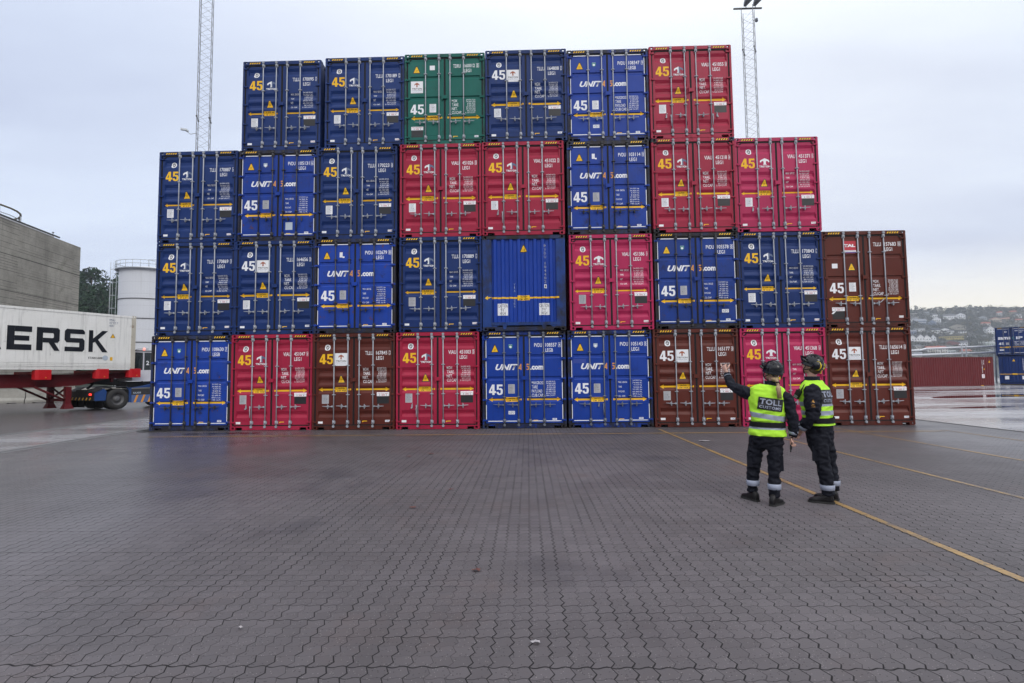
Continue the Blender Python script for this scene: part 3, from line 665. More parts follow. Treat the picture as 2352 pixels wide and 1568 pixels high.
def marks(root, c, seed):
    typ, style = c['typ'], c['style']; P = lambda n, *L: put_marks(root, n, typ, sum(L, []))
    pre, num, chk, code = c['reg']
    if typ == 'A':
        far = c['wt'] == 'MG'
        P('seal_mark', seal(None, .43, .43)); P('size_number', num45(.20, .61, .63, .93, c['c45']))
        if style == 'plate': P('logo_plate', triton_plate(.67, .60))
        else: P('logo', [lambda h: t_logo(h, .76, 1.05, .635, .835, W_, W_ if style == 'logow' else G_), lambda h: txt(h, 'TRITON', .73, 1.08, .862, .92, W_, .045)])
        P('registration', reg(pre, num, chk, code, .545, far)); P('weight_table', weights(c['wt'], 1.035))
        P('warning_label', warn(.87, 1.38)); P('width_arrow', arrow(1.70, .17, 2.33, .68, 'cau' if c['wt'] == 'MGW' else 'm'))
        P('cargo_label', cargo(1.945, 1.785)); P('data_plate', plate(.275, .485, 1.84, 2.11, P_ if c.get('lowrow') else W_, seed))
        P('maker_sticker', sticker(.17, .31, 2.635, 2.70)); P('maker_sticker', sticker(2.20, 2.34, 2.62, 2.68, 'CIMC' if c['wt'] == 'MGW' and style == 'plate' else ('Fuwa' if far else None), B_ if not far else R_) if (far or style == 'plate') else [])if (far or style == 'plate') else None
    elif style == 'unit':
        P('warning_label', warn(.385, .505)); P('registration', reg(pre, num, chk, code, .375, False, 1.895))
        if c.get('shield', 'teal'):
            sc = {'teal': T_, 'white': W_, 'pale': L_}[c.get('shield', 'teal')]
            P('approval_sticker', [lambda h: poly(h, [(.78, .40), (.90, .40), (.90, .49), (.84, .54), (.78, .49)], sc), lambda h: (ell(h, .84, .475, .035, .032, W_), rect(h, .79, .89, .405, .415, L_))] if c.get('shield', 'teal') != 'white' else [lambda h: (rect(h, .77, .86, .40, .56, W_), rect(h, .86, .92, .53, .575, W_))])
        P('company_name', [lambda h: (txt(h, 'UNIT', .39, 1.085, .985, 1.165, W_, .04, .35), digit(h, '4', 1.09, 1.215, .98, 1.165, O_), digit(h, '5', 1.285, 1.41, .98, 1.165, O_), txt(h, '.com', 1.435, 1.83, 1.04, 1.165, W_, .045))])
        P('size_number', num45(.195, .61, 1.59, 1.90, W_)); P('data_plate', plate(.77, .965, 1.60, 1.875, P_ if c.get('dull') else W_, seed))
        P('weight_table', weights(c['wt'], 1.50, 1.48, 1.88)); P('width_arrow', arrow(2.055, .175, 2.345, .69, 'cau'))
        if c.get('acep', True): P('inspection_plate', sticker(.78, .97, 2.37, 2.47, 'ACEP-D', G_) if not c.get('acep_r') else sticker(1.98, 2.18, 2.33, 2.43, 'ACEP-D', G_))
        if c.get('patch'): P('paint_patch', [lambda h: rect(h, *c['patch'], B_ if c['patch'][0] < 1 else L_)])
        P('maker_sticker', sticker(2.09, 2.22, 2.60, 2.66, 'CIMC'))
        def stripes(h):
            col = W_
            for a, b_ in ((.16, .60), (.70, 1.03), (1.47, 1.79), (1.89, 2.35)): rect(h, a, b_, .163, .187, col); rect(h, a, b_, 2.672, 2.694, col)
            for x in (.098, 2.377):
                for a, b_ in ((.24, .79), (.90, 1.43), (1.55, 2.08), (2.20, 2.63)): rect(h, x, x + .024, a, b_, col)
        P('reflective_tape', [lambda h: None, lambda h: None, lambda h: None, lambda h: None, lambda h: None, stripes])
    elif style == 'tal':
        P('logo_plate', [lambda h: rect(h, .665, 1.04, .29, .66, R_), lambda h: (txt(h, 'TAL', .68, 1.02, .385, .475, W_, .06), rect(h, .67, 1.035, .575, .625, W_), rect(h, .67, 1.035, .632, .655, B_)), lambda h: txt(h, 'INTERNATIONAL', .69, 1.01, .588, .61, G_, .02)])
        P('registration', reg(pre, num, chk, code, .355, True, 1.89)); P('warning_label', warn(.87, 1.09)); P('maker_sticker', sticker(.31, .475, .98, 1.12, None))
        P('size_number', num45(.215, .63, 1.57, 1.88, W_)); P('data_plate', plate(.78, .98, 1.575, 1.84, W_, seed)); P('weight_table', weights('MGW', 1.48, 1.48, 1.90))
        P('width_arrow', arrow(2.055, .175, 2.345, .69, 'cau')); P('cargo_label', cargo(.245, 2.30, .24), [lambda h: None, lambda h: poly(h, [(.22, 2.49), (.28, 2.43), (.36, 2.41), (.33, 2.45), (.27, 2.50)], W_)])
        P('maker_sticker', sticker(2.20, 2.33, 2.58, 2.64))
    elif style == 'sam':
        P('company_name', [lambda h: (txt(h, 'sams', .22, 1.20, .99, 1.27, W_, .035), txt(h, 'K', 1.24, 1.56, .99, 1.27, T_, .035), txt(h, 'IP', 1.62, 2.12, .99, 1.27, W_, .035))]); P('size_number', num45(.26, .68, 1.58, 1.82, W_)); P('seal_mark', seal(None, .84, .47)[:2])
        P('data_plate', plate(.82, 1.08, 1.60, 1.85, P_, seed)); P('registration', reg(pre, num, chk, code, .32, False, 1.86)); P('weight_table', weights('MXP', 1.46, 1.48, 1.88)); P('width_arrow', arrow(2.06, .30, 2.30, .78, 'cau')); P('maker_sticker', sticker(.30, .67, 2.28, 2.41))
        P('reflective_tape', [lambda h: [rect(h, a, b_, q, q + .03, W_) for q in (.16, 2.66) for a, b_ in ((.16, .60), (.70, 1.03), (1.47, 1.79), (1.89, 2.35))]])
    elif style == 'green':
        P('warning_label', warn(.385, .475)); P('maker_sticker', sticker(.79, .95, .375, .52, None)); P('registration', reg(pre, num, chk, code, .345, False, 1.86)); P('logo_plate', triton_plate(.18, .87))
        P('size_number', num45(.185, .60, 1.60, 1.91, W_)); P('data_plate', plate(.775, .98, 1.605, 1.875, W_, seed)); P('weight_table', weights('MGW', 1.48, 1.48, 1.90))
        P('width_arrow', arrow(2.05, .185, 2.35, .70, 'cau')); P('cargo_label', cargo(.215, 2.325, .22)); P('maker_sticker', sticker(2.18, 2.30, 2.62, 2.68, 'CIMC'))
    P('marker_tick', tick())
rndc = random.Random(5)
def container(c, seed):
    root = empty('shipping_container', (c['x'], c['y'], c['z'])); root.rotation_euler = (0, 0, c.get('rz', 0))
    tag(root, c['label'], 'shipping container', c.get('group', 'shipping containers stacked in the wall'))
    body = 'paint_' + c['col'] + ('_worn' if c.get('worn') and c['col'] == 'blue' else ''); fr = 'frame_' + c['col'] if not c.get('worn') else 'frame_worn'
    k = rndc.uniform(.92, 1.08); tint = c.get('tint', (k, k * rndc.uniform(.98, 1.02), k))
    typ = c['typ']
    part('frame', CM['frame'], root, fr, color=tint)
    cast = c.get('cast', fr)
    for (xx, sx) in ((0, 1), (CW, -1)):
        for (yy, sy) in ((0, 1), (CL, -1)):
            for (zz, sz) in ((0, 1), (CH, -1)):
                part('corner_casting', CM['cast'], root, cast, loc=(xx, yy, zz), scale=(sx, sy, sz), color=tint)
    part('side_wall', CM['side'], root, fr, color=tint, loc=(.006, 0, 0)); part('side_wall', CM['side'], root, fr, color=tint, loc=(CW - .006, 0, 0), scale=(-1, 1, 1))
    part('roof', CM['roof'], root, fr, color=tint); part('floor', CM['floor'], root)
    part('inner_panel', CM['back'], root)
    if typ == 'C': return root
    part('hazard_stripes', CM['hazard'], root); part('hazard_stripes', CM['hazard'], root, loc=(1.74, 0, 0)); part('gasket', CM['gasket'], root)
    bar = c.get('bar', 'galv')
    hz = (.24, .83, 1.42, 2.045, 2.655) if (typ == 'B' or c.get('wt') == 'MG' or c['col'] == 'navy') else (.22, 1.04, 1.85, 2.665)
    for s in (0, 1):
        dr = part('door', CM['door' + typ][s], root, body, color=tint)
        for q in hz: part('hinge', CM['hinge'], dr, body, loc=(0 if s == 0 else CW, 0, CH - q), scale=(1 if s == 0 else -1, 1, 1), color=tint)
        for b_ in (0, 1):
            i = s * 2 + b_; part('lock_bar', CM['bar' + typ], dr, bar, loc=(BARX[i], 0, 0))
            op = i in c.get('open', ()); me = CM['handle_open'] if op else (CM['handle_bent'] if i in c.get('bent', ()) else CM['handle'])
            jog = rndc.uniform(-.03, .03) if not op else 0
            part('handle', me, dr, bar, loc=(BARX[i], 0, CH - 2.20), scale=(-1 if s == 0 else 1, 1, 1), rot=(0, jog, 0))
    part('lock_box', CM['box'], root, body, loc=(0, 0, CH - 1.40), color=tint)
    marks(root, c, seed)
    return root
GAP = .01
D0 = 16.0013
FIT = {(4, 2): (-8.912, .127), (4, 3): (-6.244, .057), (4, 4): (-3.716, -.014), (4, 5): (-1.191, -.095), (4, 6): (1.331, .004), (4, 7): (3.849, -.068),
       (3, 1): (-11.495, .071), (3, 2): (-8.97, .105), (3, 3): (-6.449, .01), (3, 4): (-3.843, -.065), (3, 5): (-1.316, -.098), (3, 6): (1.283, -.02), (3, 7): (3.847, -.075), (3, 8): (6.381, .025),
       (2, 1): (-11.492, .072), (2, 2): (-8.984, .037), (2, 3): (-6.471, -.055), (2, 4): (-3.848, -.094), (2, 5): (-1.324, -.083), (2, 6): (1.3, -.011), (2, 7): (3.847, -.043), (2, 8): (6.373, .057), (2, 9): (8.893, .123),
       (1, 1): (-11.54, .047), (1, 2): (-9.027, .02), (1, 3): (-6.492, -.036), (1, 4): (-3.942, -.078), (1, 5): (-1.353, -.012), (1, 6): (1.211, .016), (1, 7): (3.745, -.047), (1, 8): (6.323, .014), (1, 9): (8.862, .107)}
tr = dict(typ='A', col='navy', style='logo', wt='MG', c45=Y_); vi = dict(typ='A', col='red', style='logo', wt='MGW', c45=Y_)
pk = dict(typ='A', col='pink', style='logow', wt='MG', c45=Y_); un = dict(typ='B', col='blue', style='unit', wt='MGP')
C_ = {
 (4, 2): dict(tr, reg=('TLLU', '170095', '7', 'LEG1'), label='navy container marked 170095, first on the left in the top row'),
 (4, 3): dict(tr, reg=('TLLU', '170189', '2', 'LEG1'), label='navy container marked 170189, beside the green container in the top row'),
 (4, 4): dict(typ='B', col='green', style='green', wt='MGW', reg=('TDRU', '160012', '5', 'LEG1'), bar='galv', label='green container, the only green one in the stack'),
 (4, 5): dict(tr, style='plate', wt='MGW', c45=W_, reg=('TLLU', '164808', '3', 'LEG1'), label='navy container with white 45, right of the green container'),
 (4, 6): dict(un, wt='MXP', reg=('PVDU', '108347', '9', 'LEGB'), cast='frame_worn', label='bright blue container with white tape in the top row'),
 (4, 7): dict(vi, reg=('VIAU', '451055', '8', 'LEG1'), open=(0, 3), label='crimson container marked 451055, the only red one in the top row'),
 (3, 1): dict(tr, reg=('TLLU', '170887', '6', 'LEG1'), label='navy container marked 170887 at the left end of the third tier'),
 (3, 2): dict(un, reg=('PVDU', '105131', '6', 'LEG1'), worn=1, bar='galv_dark', open=(3,), shield='pale', dull=1, acep=False, patch=(1.50, 1.72, 2.30, 2.54), label='rusty blue container with a pale patch on its right door'),
 (3, 3): dict(tr, reg=('TLLU', '170223', '0', 'LEG1'), label='navy container marked 170223, left of two crimson containers'),
 (3, 4): dict(vi, reg=('VIAU', '451026', '5', 'LEG1'), label='crimson container marked 451026, directly under the green container'),
 (3, 5): dict(vi, reg=('VIAU', '451022', '3', 'LEG1'), open=(0,), label='crimson container marked 451022, above the ribbed container end'),
 (3, 6): dict(un, reg=('PVDU', '103114', '0', 'LEG1'), worn=1, bar='galv_dark', shield='white', dull=1, acep=False, label='worn blue container between crimson ones in the third tier'),
 (3, 7): dict(vi, reg=('VIAU', '451218', '6', 'LEG1'), cast='frame_worn', label='crimson container marked 451218 beside the pinkish end one'),
 (3, 8): dict(pk, reg=('VIAU', '451371', '0', 'LEG1'), open=(0,), label='pinkish red container marked 451371 at the right end of the third tier'),
 (2, 1): dict(tr, reg=('TLLU', '170869', '1', 'LEG1'), label='navy container marked 170869 at the left end of the second tier'),
 (2, 2): dict(tr, style='plate', wt='MGW', c45=W_, reg=('TLLU', '164656', '3', 'LEG1'), label='navy container with white 45 in the second tier, marked 164656'),
 (2, 3): dict(un, wt='MGP', reg=('PVDU', '102679', '8', 'LEG1'), worn=1, bar='galv_dark', shield='white', dull=1, tint=(1.1, 1.12, 1.15), acep=False, label='rust-spotted bright blue container with a scratched white 45'),
 (2, 4): dict(tr, reg=('TLLU', '170889', '7', 'LEG1'), lowrow=1, label='navy container marked 170889, left of the ribbed container end'),
 (2, 5): dict(typ='C', col='blue', worn=1, label='blue container showing its ribbed closed end with two height warnings'),
 (2, 6): dict(pk, reg=('VIAU', '451386', '0', 'LEG1'), lowrow=1, label='pinkish red container marked 451386, right of the ribbed container end'),
 (2, 7): dict(un, reg=('PVDU', '105578', '0', 'LEG1'), worn=1, bar='galv_dark', dull=1, acep_r=1, tint=(.95, .9, .8), label='faded dirty blue container marked 105578'),
 (2, 8): dict(tr, reg=('TLLU', '170843', '3', 'LEG1'), label='navy container marked 170843, beside the brown corner container'),
 (2, 9): dict(typ='B', col='brown', style='tal', wt='MGW', reg=('TLLU', '157683', '0', 'LEG1'), bent=(2,), bar='galv', label='brown container with a red and white logo plate, upper right corner of the stack'),
 (1, 1): dict(un, wt='MGP', reg=('PVDU', '108630', '7', 'LEGB'), worn=1, bar='galv_dark', dull=1, acep=False, label='blue container with white tape at the bottom left corner'),
 (1, 2): dict(vi, reg=('VIAU', '451047', '6', 'LEG1'), open=(0,), lowrow=1, label='crimson container marked 451047 on the ground, second from the left end'),
 (1, 3): dict(vi, col='brown', style='plate', reg=('TLLU', '167845', '2', 'LEG1'), lowrow=1, label='brown container with a yellow 45 between two crimson ones'),
 (1, 4): dict(vi, reg=('VIAU', '451003', '3', 'LEG1'), open=(0,), lowrow=1, label='crimson container marked 451003 on the ground beside a blue one'),
 (1, 5): dict(un, wt='MXP', reg=('PVDU', '108557', '4', 'LEGB'), bar='galv_mid', dull=1, cast='frame_worn', label='clean bright blue container under the ribbed container end'),
 (1, 6): dict(un, reg=('PVDU', '105143', '0', 'LEG1'), bar='galv_mid', open=(1,), dull=1, shield='pale', cast='frame_worn', patch=(.17, .55, .84, .97), acep=False, label='blue container marked 105143 with dark touched-up patches, on the ground'),
 (1, 7): dict(vi, col='brown', style='plate', c45=W_, reg=('TLLU', '165177', '0', 'LEG1'), lowrow=1, label='brown container on the ground that the person is pointing at'),
 (1, 8): dict(pk, reg=('VIAU', '451368', '6', 'LEG1'), lowrow=1, label='pinkish red container on the ground behind the two people'),
 (1, 9): dict(vi, col='brown', style='plate', c45=W_, reg=('TLLU', '165614', '0', 'LEG1'), lowrow=1, label='brown container at the bottom right corner of the stack'),
}
ROOTS = {}
for (row, colm), c in C_.items():
    fx, fy = FIT[(row, colm)]
    c = dict(c, x=fx, y=D0 + fy, z=(row - 1) * (CH + GAP) + .006)
    ROOTS[(row, colm)] = container(c, row * 10 + colm)
# ---- the ribbed closed end of container (2,5)
def ribbed_end(root, full=True, col='paint_blue', fr='frame_worn', W=CW, texts=True):
    g = MB(); n = 8; x = .30; p = (W - .56) / n; pts = [(.28, .064)]
    for i in range(n):
        pts += [(x + .01, .064), (x + .038, .016), (x + p * .50, .016), (x + p * .50 + .028, .064)]; x += p
    pts += [(W - .27, .064)]
    V = [(g.bm.verts.new((a, q, .26)), g.bm.verts.new((a, q, CH - .105))) for a, q in pts]
    for a, b_ in zip(V, V[1:]): g.bm.faces.new((a[0], b_[0], b_[1], a[1]))
    part('end_wall', g.mesh('end_wall', MATS[col], recalc=False), root)
    g = MB(); g.box(.004, .275, -.004, .05, .12, CH - .12); g.box(W - .275, W - .004, -.004, .05, .12, CH - .12); g.box(.276, W - .276, -.002, .06, .165, .262)
    for xx in (.66, 1.84): g.prism([(xx - .07, .163), (xx + .07, .163), (xx + .03, .045), (xx - .03, .045)], 'y', .0, .05)
    for s, xx in ((1, .276), (-1, W - .276)): g.prism([(xx, .16), (xx + s * .2, .16), (xx, .06)], 'y', .01, .04)
    part('end_post', g.mesh('end_post', MATS['frame_rib' if fr == 'frame_worn' else fr]), root)
    if not texts: return
    def ye(x_):    # skin position for marks
        for (a, q), (b_, r_) in zip(pts, pts[1:]):
            if a <= x_ <= b_: return q + (r_ - q) * (x_ - a) / max(1e-6, b_ - a)
        return -.004
    def put(name, fns):
        allb = MB()
        for i, fn in enumerate(fns):
            h = MB(); fn(h)
            for a, q in pts: bmesh.ops.bisect_plane(h.bm, geom=h.bm.verts[:] + h.bm.edges[:] + h.bm.faces[:], plane_co=(a, 0, 0), plane_no=(1, 0, 0), dist=1e-5)
            for v in h.bm.verts: v.co.y = ye(v.co.x) - .002 - .0011 * i
            me = h.mesh('tmp', [MATS[m] for m in DM], recalc=False); allb.bm.from_mesh(me); bpy.data.meshes.remove(me)
        allb.build(name, [MATS[m] for m in DM], root)
    put('warning_label', warn(1.25, .40))
    def vert(h):
        for k, ch in enumerate('PVDU'): txt(h, ch, 1.865, 1.925, .29 + k * .112, .368 + k * .112, P_, .0)
        for k, ch in enumerate('104402'): txt(h, ch, 1.865, 1.925, .82 + k * .112, .898 + k * .112, P_, .0)
        t = 1.50; rect(h, 1.86, 1.935, t, t + .12, W_)
    put('registration', [vert, lambda h: txt(h, '4', 1.872, 1.922, 1.515, 1.605, K_, .03)])
    put('width_arrow', [lambda h: (rect(h, .17, 2.30, 1.875, 1.925, Y_), poly(h, [(.07, 1.905), (.16, 1.835), (.16, 1.965)], Y_)), lambda h: rect(h, 1.05, 1.42, 1.83, 1.98, Y_), lambda h: (txt(h, 'CAUTION', 1.13, 1.34, 1.84, 1.895, K_, .02), txt(h, '2.5M  WIDE', 1.09, 1.38, 1.915, 1.97, K_, .02))])
    for x0 in (.45, 1.70):
        put('height_warning', [lambda h: rect(h, x0, x0 + .31, 2.07, 2.43, W_), lambda h: (txt(h, 'CAUTION', x0 + .015, x0 + .295, 2.09, 2.19, K_, .0), txt(h, "9'6\"", x0 + .09, x0 + .22, 2.21, 2.30, K_, .0), txt(h, 'HIGH', x0 + .07, x0 + .24, 2.32, 2.415, K_, .0))])
    put('chalk_writing', [lambda h: [txt(h, ch, .94, .99, 1.45 + k * .10, 1.52 + k * .10, G_ if 0 else L_, -.015) for k, ch in enumerate('VIA')] and [txt(h, ch, .94, .99, 1.95 + k * .09, 2.01 + k * .09, L_, -.015) for k, ch in enumerate('SEA')]])
ribbed_end(ROOTS[(2, 5)])
# ================================================================== TRUCK ON THE LEFT
paint('reefer_white', (.80, .80, .77), dirt=.28, rough=.45, dark=(.13, .12, .10), streak=.55, tint=False, rust=.15)
paint('reefer_rusty', (.50, .47, .40), dirt=.6, rough=.55, dark=(.16, .09, .045), streak=.7, tint=False, rust=.8)
paint('chassis_red', (.11, .008, .012), dirt=.4, rough=.45, tint=False); paint('bolster_red', (.50, .012, .018), dirt=.1, rough=.35, tint=False, streak=.1)
paint('tractor_blue', (.02, .06, .20), dirt=.4, rough=.45, tint=False); paint('tractor_pale', (.10, .16, .34), dirt=.3, rough=.5, tint=False)
paint('tractor_dark', (.045, .045, .05), dirt=.4, rough=.55, tint=False); plain('soot', (.012, .012, .013), .6)
paint('cab_white', (.62, .62, .66), dirt=.15, rough=.4, tint=False, streak=.15)
plain('tyre', (.030, .029, .029), .75, var=.2, bump=.002); plain('rim_steel', (.13, .13, .135), .5, metal=.3)
plain('lamp_red', (.5, .01, .01), .3, emit=(1, .04, .03, 2.5)); plain('beacon', (.8, .25, .2), .3, emit=(1, .35, .3, 1.6)); plain('lamp_amber', (.6, .2, .01), .3)
m, t, b = mat('glass_dark'); b.inputs['Base Color'].default_value = (.02, .028, .028, 1); b.inputs['Roughness'].default_value = .06; b.inputs['Alpha'].default_value = .72
TRZ = -math.atan2(.40876, .91264); TB = (-21.178, 28.2, 0)
def truck_root(name, label, cat): r = empty(name, TB, TRZ); tag(r, label, cat); return r
# --- reefer container
rf = truck_root('reefer_container', 'long white container with large black lettering riding on a red trailer', 'shipping container')
Z0, Z1, LR, WR = 2.06, 4.985, 12.19, 2.44
g = MB()
g.box(-WR + .03, -.02, -LR + .03, -.03, Z0 + .34, Z1 - .13)
k = 0
while k * .62 < LR - .5:     # faint panel seams
    y_ = -.45 - k * .62; g.box(-.021, -.014, y_ - .010, y_ + .010, Z0 + .34, Z1 - .13); k += 1
g.build('body_panel', MATS['reefer_white'], rf)
g = MB(); g.box(-.075, .0, -LR, 0, Z1 - .13, Z1 - .02); g.box(-WR, -WR + .07, -LR, 0, Z1 - .13, Z1 - .02); g.box(-WR + .07, -.075, -LR + .01, -.01, Z1 - .08, Z1 - .05)
g.build('top_rail', MATS['reefer_white'], rf)
g = MB()
for zz, dx in ((.02, .0), (.10, -.018), (.18, .0), (.26, -.018)): g.box(-.07, dx, -LR + .18, -.18, Z0 + zz, Z0 + zz + .066)
g.box(-WR + .03, -.071, -LR + .02, -.02, Z0 + .06, Z0 + .34); g.build('lower_rail', MATS['reefer_white'], rf)
g = MB(); g.box(-.12, .004, -.20, 0.004, Z0 + .118, Z1 - .118); g.box(-WR, -WR + .12, -.20, 0, Z0 + .118, Z1 - .118); g.box(-WR + .12, -.12, -.08, .0, Z0, Z1 - .1); g.build('corner_post', MATS['reefer_rusty'], rf)
for yy, sy in ((.004, -1), (-LR, 1)):
    for zz, sz in ((Z0, 1), (Z1, -1)):
        for xx, sx in ((.004, -1), (-WR, 1)): part('corner_casting', CM['cast'], rf, None, loc=(xx, yy, zz), scale=(sx, sy, sz)); 
for o in rf.children:
    if o.name.startswith('corner_casting'):
        for s in o.material_slots: s.link = 'OBJECT'; s.material = MATS['reefer_rusty']
def yz(g, pts, x=.0): g.face([(x, p[0], p[1]) for p in pts])
def block(letter):
    """outlines in a 0..1 x 0..1 cell"""
    a, v = .30, .235
    if letter == 'E': return [[(0, 0), (a, 0), (a, 1), (0, 1)], [(a, 0), (1, 0), (1, v), (a, v)], [(a, .39), (.9, .39), (.9, .60), (a, .60)], [(a, 1 - v), (1, 1 - v), (1, 1), (a, 1)]]
    if letter == 'R': return [[(0, 0), (a - .03, 0), (a - .03, 1), (0, 1)], [(a - .03, 1 - v), (.70, 1 - v), (.70, 1), (a - .03, 1)], [(.70, 1 - v), (.74, .72), (1, .74), (1, .92), (.92, 1), (.70, 1)], [(.74, .72), (.74, .58), (1, .54), (1, .74)], [(a - .03, .35), (.92, .35), (1, .45), (1, .54), (.74, .58), (.70, .55), (a - .03, .55)], [(.52, .35), (.78, .0), (1.02, 0), (.78, .35)]]
    if letter == 'S': return [[(.02, 0), (.90, 0), (1, .09), (1, .2), (.02, .2)], [(.73, .2), (1, .2), (1, .5), (.94, .56), (.73, .395)], [(.10, .395), (.73, .395), (.94, .56), (.90, .60), (.06, .60), (0, .5)], [(0, .5), (.06, .6), (.28, .6), (.28, .79), (0, .79)], [(0, .79), (1, .79), (1, .90), (.90, 1), (.10, 1), (0, .90)]]
    if letter == 'K': return [[(0, 0), (.22, 0), (.22, 1), (0, 1)], [(.22, .42), (.22, .62), (.70, 1), (1.0, 1), (.42, .52)], [(.30, .50), (.46, .60), (1.02, 0), (.72, 0)]]
    if letter == 'A': return [[(0, 0), (.24, 0), (.52, .74), (.52, 1), (.38, 1)], [(.80, 0), (1.04, 0), (.66, 1), (.52, 1), (.52, .74)], [(.27, .18), (.77, .18), (.70, .37), (.34, .37)]]
    if letter == 'M': return [[(0, 0), (.22, 0), (.22, 1), (0, 1)], [(.78, 0), (1, 0), (1, 1), (.78, 1)], [(.22, .66), (.22, 1), (.5, .56), (.5, .24)], [(.78, .66), (.5, .24), (.5, .56), (.78, 1)]]
g = MB()
for L_0, s0, s1 in (('M', -8.15, -6.95), ('A', -6.70, -5.62), ('E', -5.40, -4.50), ('R', -4.32, -3.42), ('S', -3.22, -2.37), ('K', -2.19, -1.34)):
    for i, pl in enumerate(block(L_0)): yz(g, [(s0 + (s1 - s0) * u, 2.98 + 1.10 * v) for u, v in pl], -.010 + .0012 * i)
paint('letter_black', (.012, .014, .020), dirt=.1, dark=(.2, .2, .2), tint=False, streak=.05); g.build('company_name', MATS['letter_black'], rf)
def side_text(g, s, y0, y1, z0, z1, mi, bold=.0, x=-.010):
    g.add_mesh(text_mesh(s, bold), Matrix.Translation((x, y0, z0)) @ Matrix(((0, 0, 1, 0), (y1 - y0, 0, 0, 0), (0, z1 - z0, 0, 0), (0, 0, 0, 1))), mi)
g = MB(); side_text(g, 'MMAU', -1.28, -1.02, 4.62, 4.73, 0); side_text(g, '107 072 7', -1.28, -.88, 4.47, 4.58, 0); side_text(g, '45R1', -1.28, -1.08, 4.32, 4.43, 0); g.build('registration', MATS['decal_grey'], rf)
g = MB(); side_text(g, 'STARCARE', -2.19, -1.55, 2.63, 2.73, 0, .01); g.build('slogan', MATS['letter_black'], rf)
g = MB(); g.face([(-.010, -1.42 + .13 * math.cos(a), 2.69 + .13 * math.sin(a)) for a in [i * .3142 for i in range(20)]]); g.build('round_sticker', MATS['decal_pale'], rf)
g = MB(); g.mi = 0; yz(g, [(-1.22, 3.74), (-.98, 3.74), (-1.10, 3.97)], -.012); g.mi = 1; yz(g, [(-1.19, 3.755), (-1.01, 3.755), (-1.10, 3.94)], -.0105); g.mi = 1; yz(g, [(-1.20, 2.56), (-1.08, 2.56), (-1.08, 2.74), (-1.20, 2.74)], -.0105); g.build('warning_label', [MATS['decal_black'], MATS['decal_yellow']], rf, recalc=False)
# --- trailer chassis
tc_ = truck_root('trailer_chassis', 'dark red container trailer with bright red bolsters and landing legs', 'trailer')
g = MB()
prof = [(-12.0, 1.25), (-3.0, 1.25), (-2.2, 1.30), (-1.0, 1.60), (.25, 1.66), (.25, 1.90), (-1.0, 1.90), (-3.0, 1.86), (-12.0, 1.84)]
for x0 in (-.62, -1.98):
    g.prism([(p[0], p[1]) for p in prof], 'x', x0, x0 + .018)
    for zz in (1.235, 1.842): g.box(x0 - .07, x0 + .09, -12, -3.02, zz, zz + .018)
    g.box(x0 - .07, x0 + .09, -2.9, .25, 1.902, 1.916)
for k in range(9): g.box(-1.96, -.62, -11.6 + k * 1.35, -11.5 + k * 1.35, 1.45, 1.70)
g.build('main_beam', MATS['chassis_red'], tc_)
for y0, y1, za, zb in ((-4.36, -3.69, 1.60, 2.07), (-1.87, -1.24, 1.63, 2.13), (-.32, .31, 1.68, 2.15), (-8.6, -8.0, 1.60, 2.07), (-12.2, -11.6, 1.60, 2.07)):
    g = MB(); c1 = .12
    g.loft([[(-.22, y0, za + .02), (-.22, y0, zb - .10), (-.22, y0 + .02, zb - .03), (-.22, y1, zb - .03), (-.22, y1, za + .02)], [(-.02, y0 + .05, za), (-.02, y0 + .05, zb - .05), (-.02, y0 + .07, zb), (-.02, y1, zb), (-.02, y1, za)], [(.05, y0 + .17, za), (.05, y0 + .17, zb - .09), (.05, y0 + .17, zb - .02), (.05, y1 - .02, zb - .02), (.05, y1 - .02, za)]])
    g.box(-2.42, -.22, y0 + .2, y1 - .2, za + .06, zb - .08)
    o = g.build('bolster', MATS['bolster_red'], tc_)
    g = MB(); g.tube([(.051, (y0 + y1) / 2 + .1, za + .10), (.062, (y0 + y1) / 2 + .1, za + .10)], .032, 10); g.build('marker_lamp', MATS['lamp_amber'], o)
for x0 in (-.42, -2.02):
    g = MB(); g.box(x0 - .11, x0 + .11, -2.94, -2.70, .42, 1.25)
    g.loft([[(x0 - .11, -2.94, .42), (x0 + .11, -2.94, .42), (x0 + .11, -2.70, .42), (x0 - .11, -2.70, .42)], [(x0 - .2, -3.03, .16), (x0 + .2, -3.03, .16), (x0 + .2, -2.61, .16), (x0 - .2, -2.61, .16)]])
    g.tube([(x0, -2.95, .60), (x0, -4.15, 1.26)], .055, 8)
    g.build('landing_leg', MATS['chassis_red'], tc_)
g = MB(); g.box(-1.90, -.54, -2.88, -2.76, .52, .66); g.tube([(-.5, -2.82, 1.2), (-1.9, -2.82, .66)], .045, 8); g.tube([(-1.9, -2.82, 1.2), (-.5, -2.82, .66)], .045, 8); g.build('leg_brace', MATS['chassis_red'], tc_)
